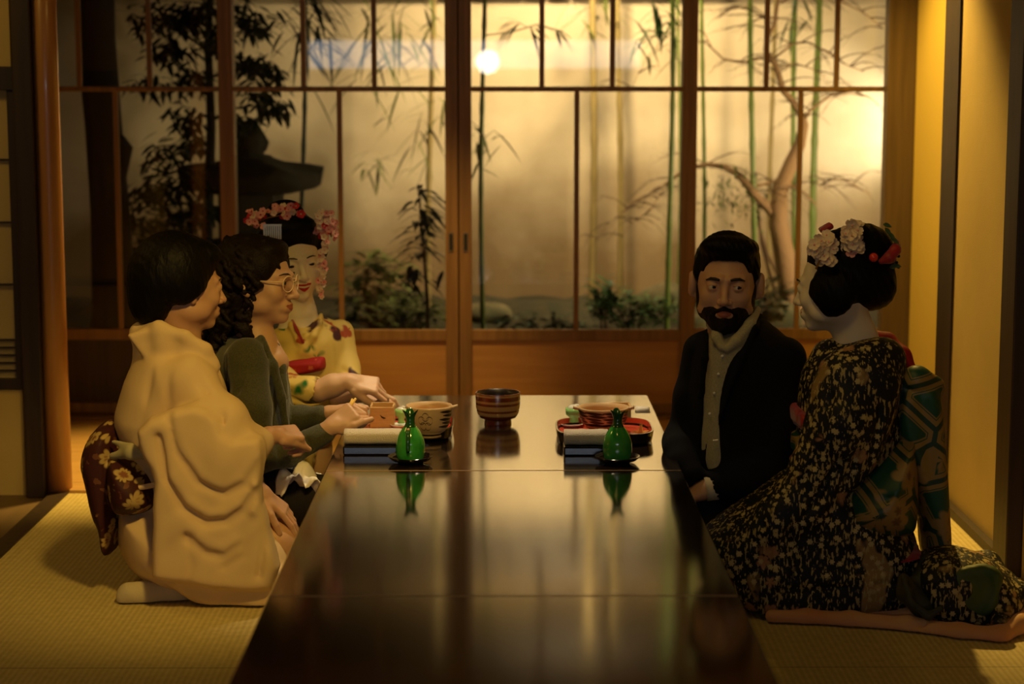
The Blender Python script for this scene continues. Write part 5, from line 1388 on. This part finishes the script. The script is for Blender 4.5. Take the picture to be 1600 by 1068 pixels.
# ============ bearded man ============
def person_man():
    Y = 5.0; s = 1.04; o = np.array(at(1135, 441, Y)); R = pose((-.15, -.98, -.02), 1)
    root = empty('person', (at(1160, 900, 5.05)[0], 5.08, 0), 'person with a full dark beard in a dark blazer over a light shirt, right side', 'person')
    g = SDF(.0028); head(g, R, o, s, male=True, lid=.62)
    g.path([o+R@np.array((0, -.025, -.05)), at(1146, 530, 5.04), at(1150, 570, 5.06)], [.058, .060, .085], .03)
    g2 = SDF(.0026)
    w1 = np.array(at(1104, 764, 4.90)); g2.path([at(1120, 762, 4.92), w1], [.03, .027], .02)
    hand(g2, w1, (-.88, .15, -.28), (-.2, -.35, .9), -1, [(30, 40, 30), (34, 44, 30), (38, 46, 30), (42, 46, 30)], (.5, .5), 1.05)
    g3 = SDF(.012); g3.path([at(1160, 560, 5.06), at(1165, 640, 5.08), at(1170, 800, 5.1)], [.08, .10, .11], .05)
    build_sdf('body', [g, g2, g3], [M['skin_a'], M['lip'], M['brow']], root, face_mat(to_local(R, o, s), 0, 1, 2, lipw=.9, browz=-.5))
    eyes(root, R, o, s, (-.55, .83, -.02), 0)
    X = headxf(R, o, s)
    for sx in (-1, 1):                    # thick brows
        b = MB(); b.tube([X((sx*.013, .0925, .0165)), X((sx*.024, .0905, .0190)), X((sx*.036, .084, .0195)), X((sx*.048, .073, .0140))], [.0030, .0042, .0038, .0016], 8); b.build('eyebrow', M['brow'], root, smooth=True)
    # beard and moustache
    h = SDF(.003); h.frame(R*s, o); e = lambda c, r, k=.01, cut=False: (setattr(h, 'R', R), h.ell(tuple(np.array(c)*s), tuple(np.array(r)*s), k, cut))
    e((0, .030, -.066), (.060, .060, .050), .015); e((0, .052, -.096), (.038, .040, .028), .015)
    for sx in (-1, 1): e((sx*.056, .014, -.048), (.018, .030, .042), .015); e((sx*.066, .010, -.012), (.009, .014, .026), .01)
    e((0, .080, -.020), (.054, .060, .037), .006, True); e((0, .105, -.0670), (.0170, .030, .0056), .003, True); e((0, -.035, -.04), (.10, .042, .2), .004, True)
    h.R = R*s
    h.cone((0, .0965, -.0535), (.026, .084, -.064), .0055*s, .0045*s, .004); h.cone((0, .0965, -.0535), (-.026, .084, -.064), .0055*s, .0045*s, .004)
    h.cone((.026, .082, -.064), (.032, .074, -.082), .006*s, .006*s, .006); h.cone((-.026, .082, -.064), (-.032, .074, -.082), .006*s, .006*s, .006)
    h.cone((0, .090, -.083), (0, .084, -.100), .008*s, .014*s, .006)
    h.wave(lambda x, y, z: .0011*np.sin(x*900)*np.sin(z*800+x*200)); h.frame(); build_sdf('beard', h, M['brown_hair'], root, smooth=1)
    h = SDF(.0034); h.frame(R*s, o)
    h.R = R; sc3 = lambda t: tuple(np.array(t)*s)
    h.ell(sc3((0, -.024, .046)), sc3((.084, .102, .083)), .012); h.ell(sc3((0, .045, .093)), sc3((.066, .040, .028)), .015); h.ell(sc3((.02, .060, .098)), sc3((.045, .030, .022)), .01); h.ell(sc3((-.045, .02, .09)), sc3((.035, .05, .024)), .015)
    for sx in (-1, 1): h.ell(sc3((sx*.070, .012, .025)), sc3((.014, .022, .034)), .01)
    h.box(sc3((0, .125, -.040)), sc3((.056, .085, .102)), .028*s, .006, True); h.ell(sc3((0, .10, -.09)), sc3((.09, .075, .07)), .006, True)
    for sx in (-1, 1): h.ell(sc3((sx*.086, .000, -.020)), sc3((.020, .040, .044)), .004, True)
    h.ell(sc3((0, -.02, -.10)), sc3((.12, .12, .075)), .01, True)
    h.wave(lambda x, y, z: .0013*np.sin(x*420+z*180+y*60)*np.sin(y*120)); h.frame(); build_sdf('hair', h, M['black_hair'], root)
    # blazer
    YB_ = 5.06
    g = SDF(.0055, .03)
    g.sil(pxpoly([(1120, 500), (1150, 492), (1180, 486), (1205, 505), (1236, 530), (1254, 565), (1262, 640), (1262, 760), (1262, 830), (1120, 830), (1085, 770), (1072, 700), (1070, 640), (1074, 580), (1084, 538), (1100, 520)], YB_), YB_, .155, .11)
    g.path([at(1095, 548, 5.06), at(1082, 620, 5.06), at(1064, 690, 5.06), at(1060, 700, 5.0)], [.048, .046, .042, .04], .03)
    g.path([at(1062, 690, 5.04), at(1066, 722, 4.96), at(1082, 742, 4.92)], [.042, .038, .034], .02)
    g.path([at(1226, 560, 5.0), at(1226, 660, 4.94), at(1200, 740, 4.92), at(1170, 752, 4.90), at(1122, 758, 4.90)], [.058, .054, .050, .046, .038], .03)
    g.sil(pxpoly([(1110, 516), (1140, 500), (1182, 478), (1168, 504), (1147, 550), (1132, 592), (1117, 640), (1108, 690), (1100, 735), (1096, 735), (1096, 700), (1101, 640), (1106, 590), (1110, 545)], 4.90), 4.90, .075, .010, .006, True)
    g.cone(at(1130, 758, 4.90), at(1100, 764, 4.90), .030, .031, .006, True)
    g.path([at(1188, 492, 5.00), at(1180, 512, 4.93), at(1160, 556, 4.905), at(1140, 604, 4.90), at(1126, 650, 4.90), at(1122, 664, 4.905)], [.007, .009, .009, .008, .006, .003], .008)
    g.path([at(1104, 522, 4.95), at(1101, 560, 4.91), at(1095, 620, 4.905)], [.008, .010, .008], .008)
    F_ = lambda P, a, w, Y: g.fold([at(u, v, Y) for u, v in P], a, w)
    F_([(1150, 640), (1200, 700)], .006, .01, 4.9); F_([(1195, 560), (1198, 700)], .008, .01, 4.9); F_([(1178, 735), (1205, 770)], .006, .01, 4.86); F_([(1060, 690), (1085, 700)], .006, .008, 5.0)
    F_([(1160, 520), (1185, 545)], .005, .006, 4.9)
    build_sdf('blazer', g, M['blazer'], root)
    # shirt with collar and buttons
    g = SDF(.0042, .015)
    g.sil(pxpoly([(1112, 512), (1150, 500), (1178, 490), (1180, 520), (1168, 600), (1150, 700), (1130, 750), (1088, 748), (1086, 640), (1090, 560), (1098, 530)], 5.03), 5.035, .122, .05, .02)
    g.path([at(1116, 510, 4.965), at(1120, 526, 4.93), at(1128, 543, 4.912)], [.010, .014, .010], .01); g.path([at(1183, 484, 5.0), at(1172, 506, 4.94), at(1150, 532, 4.915), at(1136, 546, 4.910)], [.011, .014, .014, .008], .01)
    g.path([at(1108, 506, 5.02), at(1114, 512, 4.97)], .01, .01); g.ell(at(1140, 505, 4.98), (.042, .035, .045), .01, True)
    g.fold([at(1127, 550, 4.91), at(1117, 620, 4.91), at(1103, 720, 4.91)], .005, .004); g.fold([at(1150, 560, 4.92), at(1135, 640, 4.92)], .004, .006)
    build_sdf('shirt', g, M['shirt'], root)
    for v in (556, 584, 614, 646):
        p = at(1130-(v-550)*.22, v, 4.911); b = MB(); b.sphere(p, .004, 6); b.build('shirt_button', M['porcelain'], root, smooth=True)
    b = MB(); p, q = Vector(at(1120, 760, 4.90)), Vector(at(1102, 763, 4.90)); b.tube([p, q], [.034, .033], 20, False); o2 = b.build('shirt_cuff', M['cuff'], root, smooth=True); o2.modifiers.new('s', 'SOLIDIFY').thickness = .003
    b = MB(); b.tube([at(1114, 688, 4.888), at(1122, 687, 4.886)], .0022, 6); b.build('blazer_button', M['porcelain'], root)
    # trousers
    g = SDF(.008, .05)
    g.path([at(1190, 830, 5.04), at(1110, 800, 5.0)], [.10, .08]); g.path([at(1190, 830, 5.20), at(1110, 790, 5.22)], [.11, .08]); g.sil(pxpoly([(1110, 790), (1240, 780), (1260, 850), (1230, 900), (1130, 890)], YB_), YB_, .2, .08)
    g.floor(.006); build_sdf('trousers', g, M['trousers'], root)
person_man()

# ============ maiko in dark flowered kimono (near right) ============
def person_navy():
    Y = 4.85; s = 1.0; o = np.array(at(1304, 446, Y)); R = pose((-.86, .48, -.10), 0)
    root = empty('person', (at(1300, 900, Y)[0], Y, 0), 'person kneeling near right in a dark flowered kimono, green and gold obi, blossoms in hair', 'person')
    g = SDF(.0028); head(g, R, o, s, smile=.4)
    nb = np.array(at(1338, 530, 4.86)); g.path([o+R@np.array((0, -.03, -.045)), nb, at(1345, 575, 4.87)], [.047, .047, .085], .04)
    g3 = SDF(.012); g3.path([at(1335, 590, 4.87), at(1345, 660, 4.87), at(1350, 800, 4.86)], [.07, .09, .10], .05); g3.path([at(1350, 850, 4.86), at(1200, 870, 4.8)], [.09, .08])
    build_sdf('body', [g, g3], [M['skin_c'], M['red_lip'], M['brow'], M['makeup']], root, face_mat(to_local(R, o, s), 0, 1, 2, smile=.4, white=True))
    eyes(root, R, o, s, (0, 1, -.1))
    h = SDF(.004)
    for c, r in (((1325, 400), (.088, .10, .072)), ((1350, 376), (.060, .07, .045)), ((1298, 404), (.058, .085, .058)), ((1318, 440), (.075, .095, .055)), ((1356, 448), (.060, .07, .050)), ((1336, 455), (.062, .075, .045)), ((1378, 400), (.036, .05, .05)), ((1334, 436), (.088, .10, .064)), ((1368, 446), (.050, .065, .058))):
        h.ell(at(*c, 4.86), r, .025)
    h.frame(R, o); h.ell((-.066, -.015, -.012), (.036, .060, .062), .02); h.ell((.066, -.015, -.012), (.036, .060, .062), .02); h.ell((0, .112, -.040), (.085, .088, .105), .006, True); h.ell((.070, .052, -.07), (.040, .042, .055), .006, True); h.ell((-.070, .052, -.07), (.040, .042, .055), .006, True); h.frame()
    h.wave(lambda x, y, z: .0008*np.sin(x*300+z*150)); build_sdf('hair', h, M['black_hair'], root)
    # ornaments
    random.seed(13)
    b = MB(); b.tube([at(1275, 420, 4.76), at(1290, 385, 4.75), at(1300, 400, 4.76)], .003, 5); r1 = b.build('flower_garland', M['brass'], root)
    gs = lambda s: max(-1.6*s, min(1.6*s, random.gauss(0, s)))
    pts = [at(1285+gs(10.5), 388+gs(13), 4.755+random.uniform(-.02, .02)) for _ in range(58)]
    pts += [at(1332+gs(7), 368+gs(11), 4.765+random.uniform(-.02, .02)) for _ in range(42)]
    pts += [at(1338+gs(5), 388+gs(5), 4.76) for _ in range(10)]
    blossoms(r1, pts, at(1320, 420, 4.95), (1.0, 9, .15), 1.12)
    b = MB(); p = at(1365, 402, 4.755); 
    b.sphere(p, .0115, 8); b.build('hair_bead', mat('coral_bead', (.75, .05, .03), .2), root, smooth=True)
    g = SDF(.0035, .01); g.path([at(1377, 408, 4.79), at(1390, 402, 4.79), at(1399, 390, 4.80), at(1402, 378, 4.82)], [.008, .014, .013, .007], .01)
    build_sdf('hair_ribbon', g, M['redsilk'], root); g = SDF(.0035, .01)
    g.box(at(1291, 356, 4.82), (.017, .02, .008), .003, R=[[.86, 0, -.5], [0, 1, 0], [.5, 0, .86]]); build_sdf('hair_ribbon', g, M['redsilk'], root)
    for (u, v) in ((1404, 400), (1401, 410), (1404, 417)):
        b = MB(); b.sphere(at(u, v, 4.80), .0042, 6); b.build('hanging_bead', M['ink'], root, smooth=True)
    for k, (u, v) in enumerate(((1383, 356), (1388, 364), (1392, 372), (1380, 350), (1395, 415), (1390, 418))):
        b = MB(); b.leaf(at(u, v, 4.80), (.7, -.2, -.7+.2*k), (0, -1, .2), .022, .012, .2); b.build('hair_leaf', M['green_silk'], root)
    # kimono
    g = SDF(.0062, .04)
    YK = 4.86
    g.sil(pxpoly([(1308, 536), (1340, 530), (1385, 540), (1412, 565), (1424, 610), (1420, 680), (1415, 760), (1425, 830), (1300, 850), (1235, 800), (1236, 730), (1246, 680), (1246, 600), (1262, 565), (1285, 545)], YK), YK, .17, .13)
    g.path([at(1296, 560, 4.90), at(1380, 565, 4.76)], [.050, .060], .05)
    g.ell(at(1362, 845, 4.86), (.105, .17, .11), .05)
    # near sleeve over the arm, falling in pleats to the lap
    g.path([at(1352, 575, 4.72), at(1318, 660, 4.68), at(1270, 720, 4.68)], [.066, .07, .05], .05)
    g.sil(pxpoly([(1290, 548), (1360, 548), (1410, 580), (1404, 630), (1392, 663), (1374, 712), (1352, 748), (1306, 784), (1276, 816), (1200, 850), (1160, 830), (1180, 790), (1222, 748), (1240, 715), (1254, 690), (1262, 620)], 4.70), 4.70, .065, .05, .03, False, 0, .05, 1)
    # lap and skirt
    g.sil(pxpoly([(1235, 730), (1300, 730), (1400, 800), (1430, 850), (1430, 905), (1440, 950), (1330, 966), (1225, 968), (1190, 974), (1130, 930), (1096, 880), (1092, 838), (1112, 818), (1150, 790), (1190, 765)], 4.80), 4.80, .16, .08)
    g.sil(pxpoly([(1170, 860), (1300, 870), (1440, 890), (1440, 945), (1330, 962), (1225, 962), (1196, 974), (1170, 950)], 4.70), 4.70, .07, .04, .03)
    # far sleeve beyond the lap
    g.path([at(1270, 600, 5.0), at(1254, 680, 5.0), at(1240, 720, 4.96)], [.045, .04, .04], .03)
    # train lying on the mat
    g.sil(pxpoly([(1420, 905), (1452, 868), (1492, 858), (1545, 872), (1584, 902), (1600, 935), (1592, 968), (1560, 990), (1500, 978), (1440, 968)], 4.62), 4.66, .12, .05, .03)
    g.path([at(1470, 880, 4.72), at(1540, 885, 4.74), at(1590, 930, 4.62), at(1560, 975, 4.50)], [.03, .036, .032, .022], .03)
    F_ = lambda P, a, w, Y=4.64: (g.fold([at(u, v, Y) for u, v in P], a*1.5, w), g.fold([at(u+9, v-4, Y) for u, v in P], -a*.5, w))
    F_([(1330, 640), (1310, 720), (1270, 790), (1230, 830)], .014, .011); F_([(1350, 640), (1335, 730), (1300, 800)], .012, .010); F_([(1300, 620), (1285, 700), (1250, 760)], .010, .010)
    F_([(1375, 640), (1365, 710), (1335, 780)], .010, .009); F_([(1265, 600), (1262, 690), (1235, 750), (1190, 800)], .010, .010); F_([(1275, 830), (1290, 860), (1360, 880), (1425, 890)], .012, .010, 4.66)
    F_([(1190, 800), (1200, 870), (1203, 960)], .012, .006); F_([(1215, 920), (1320, 915), (1430, 905)], .010, .010); F_([(1150, 820), (1165, 900), (1175, 950)], .008, .010)
    F_([(1230, 840), (1250, 880), (1240, 900)], .010, .009); F_([(1480, 900), (1530, 910), (1560, 950)], .010, .010, 4.56); F_([(1310, 850), (1290, 890)], .008, .008, 4.66)
    g.wave(lambda x, y, z: .0022*np.sin(x*38+z*26)*np.sin(z*33-x*16))
    g.floor(.012); build_sdf('kimono', g, M['navy_floral'], root, smooth=3)
    # peach lining / hem rolled out beneath
    g = SDF(.005, .03)
    g.path([at(1205, 962, 4.62), at(1260, 966, 4.62), at(1330, 972, 4.60), at(1420, 980, 4.56), at(1500, 992, 4.50), at(1560, 996, 4.47), at(1590, 975, 4.52), at(1600, 950, 4.60)], [.016, .022, .026, .026, .028, .026, .022, .018], .02)
    g.path([at(1260, 960, 4.66), at(1420, 960, 4.66), at(1520, 960, 4.62)], [.02, .03, .03], .03)
    for P in ([(1300, 968), (1400, 978)], [(1440, 975), (1540, 1000)], [(1350, 962), (1480, 985)]): g.fold([at(u, v, 4.53) for u, v in P], .010, .006)
    g.floor(.004); build_sdf('hem_lining', g, M['peach'], root)
    g = SDF(.005, .03)
    g.sil(pxpoly([(1484, 900), (1500, 886), (1548, 878), (1572, 900), (1560, 926), (1566, 948), (1540, 966), (1500, 956), (1490, 930)], 4.55), 4.555, .026, .02)
    for dx_ in (-14, 0, 12, 26, 38): g.fold([at(1498+dx_, 880, 4.53), at(1508+dx_, 920, 4.53), at(1500+dx_*.6, 968, 4.53)], .022, .010)
    g.floor(.006); build_sdf('green_lining', g, M['green_silk'], root)
    # red collar standing off the shoulder, red under-sash
    g = SDF(.0045, .015)
    g.path([at(1360, 520, 4.90), at(1386, 532, 4.86), at(1408, 556, 4.82), at(1424, 590, 4.80), at(1430, 615, 4.80)], [.012, .020, .024, .022, .010], .015); build_sdf('red_collar', g, M['red_print'], root)
    g = SDF(.006, .015)
    g.sil(pxpoly([(1232, 624), (1262, 634), (1280, 668), (1232, 664)], 4.90), 4.90, .15, .015); g.sil(pxpoly([(1292, 820), (1360, 838), (1424, 826), (1424, 850), (1360, 862), (1300, 842)], 4.86), 4.86, .238, .03, .01)
    g.sil(pxpoly([(1228, 706), (1262, 712), (1262, 726), (1232, 724)], 4.90), 4.90, .14, .015); build_sdf('under_sash', g, M['redsilk'], root)
    # obi round the waist
    g = SDF(.006, .02)
    g.sil(pxpoly([(1288, 742), (1330, 700), (1420, 640), (1428, 700), (1428, 780), (1422, 826), (1360, 836), (1296, 820), (1280, 790)], 4.86), 4.86, .258, .12, .02)
    g.sil(pxpoly([(1231, 664), (1275, 672), (1270, 710), (1231, 706)], 4.90), 4.90, .145, .02, .01)
    g.fold([at(1290, 775, 4.63), at(1350, 790, 4.61), at(1422, 770, 4.63)], .014, .009); g.fold([at(1300, 756, 4.63), at(1380, 744, 4.61)], .014, .009); build_sdf('obi', g, M['brocade'], root)
    # the long hanging obi with its knot loop
    g = SDF(.0055, .02)
    g.sil(pxpoly([(1392, 600), (1420, 596), (1448, 588), (1464, 600), (1474, 680), (1478, 760), (1484, 860), (1478, 900), (1440, 880), (1436, 800), (1420, 740), (1396, 690), (1384, 640)], 4.80), 4.80, .10, .03, .02)
    g.path([at(1400, 612, 4.76), at(1432, 594, 4.74), at(1458, 604, 4.76)], [.028, .034, .03], .02)
    g.sil(pxpoly([(1390, 690), (1420, 750), (1425, 800), (1390, 780), (1370, 730)], 4.76), 4.73, .04, .02, .02)
    g.fold([at(1400, 620, 4.70), at(1402, 680, 4.70), at(1432, 760, 4.70)], .012, .008); g.fold([at(1440, 620, 4.70), at(1455, 740, 4.70), at(1460, 860, 4.70)], .007, .012); g.fold([at(1410, 604, 4.72), at(1440, 612, 4.72)], .010, .006)
    build_sdf('hanging_obi', g, M['brocade'], root)
    # curled end of the obi, dark lining showing
    g = SDF(.005, .02)
    g.path([at(1470, 870, 4.70), at(1476, 905, 4.64), at(1466, 935, 4.60), at(1440, 945, 4.58), at(1418, 925, 4.58), at(1412, 905, 4.60)], [.03, .032, .028, .026, .024, .016], .02)
    g.path([at(1450, 880, 4.66), at(1448, 910, 4.62), at(1430, 920, 4.62)], [.028, .034, .03], .02); g.path([at(1412, 900, 4.57), at(1424, 940, 4.54), at(1450, 962, 4.53), at(1470, 950, 4.53)], [.010, .010, .010, .008], .01)
    g.fold([at(1460, 870, 4.62), at(1462, 920, 4.56), at(1430, 935, 4.54)], .012, .006); g.fold([at(1442, 870, 4.62), at(1440, 905, 4.58), at(1420, 912, 4.56)], .010, .006)
    g.floor(.01); build_sdf('obi_end', g, M['darkgreen_lining'], root)
person_navy()
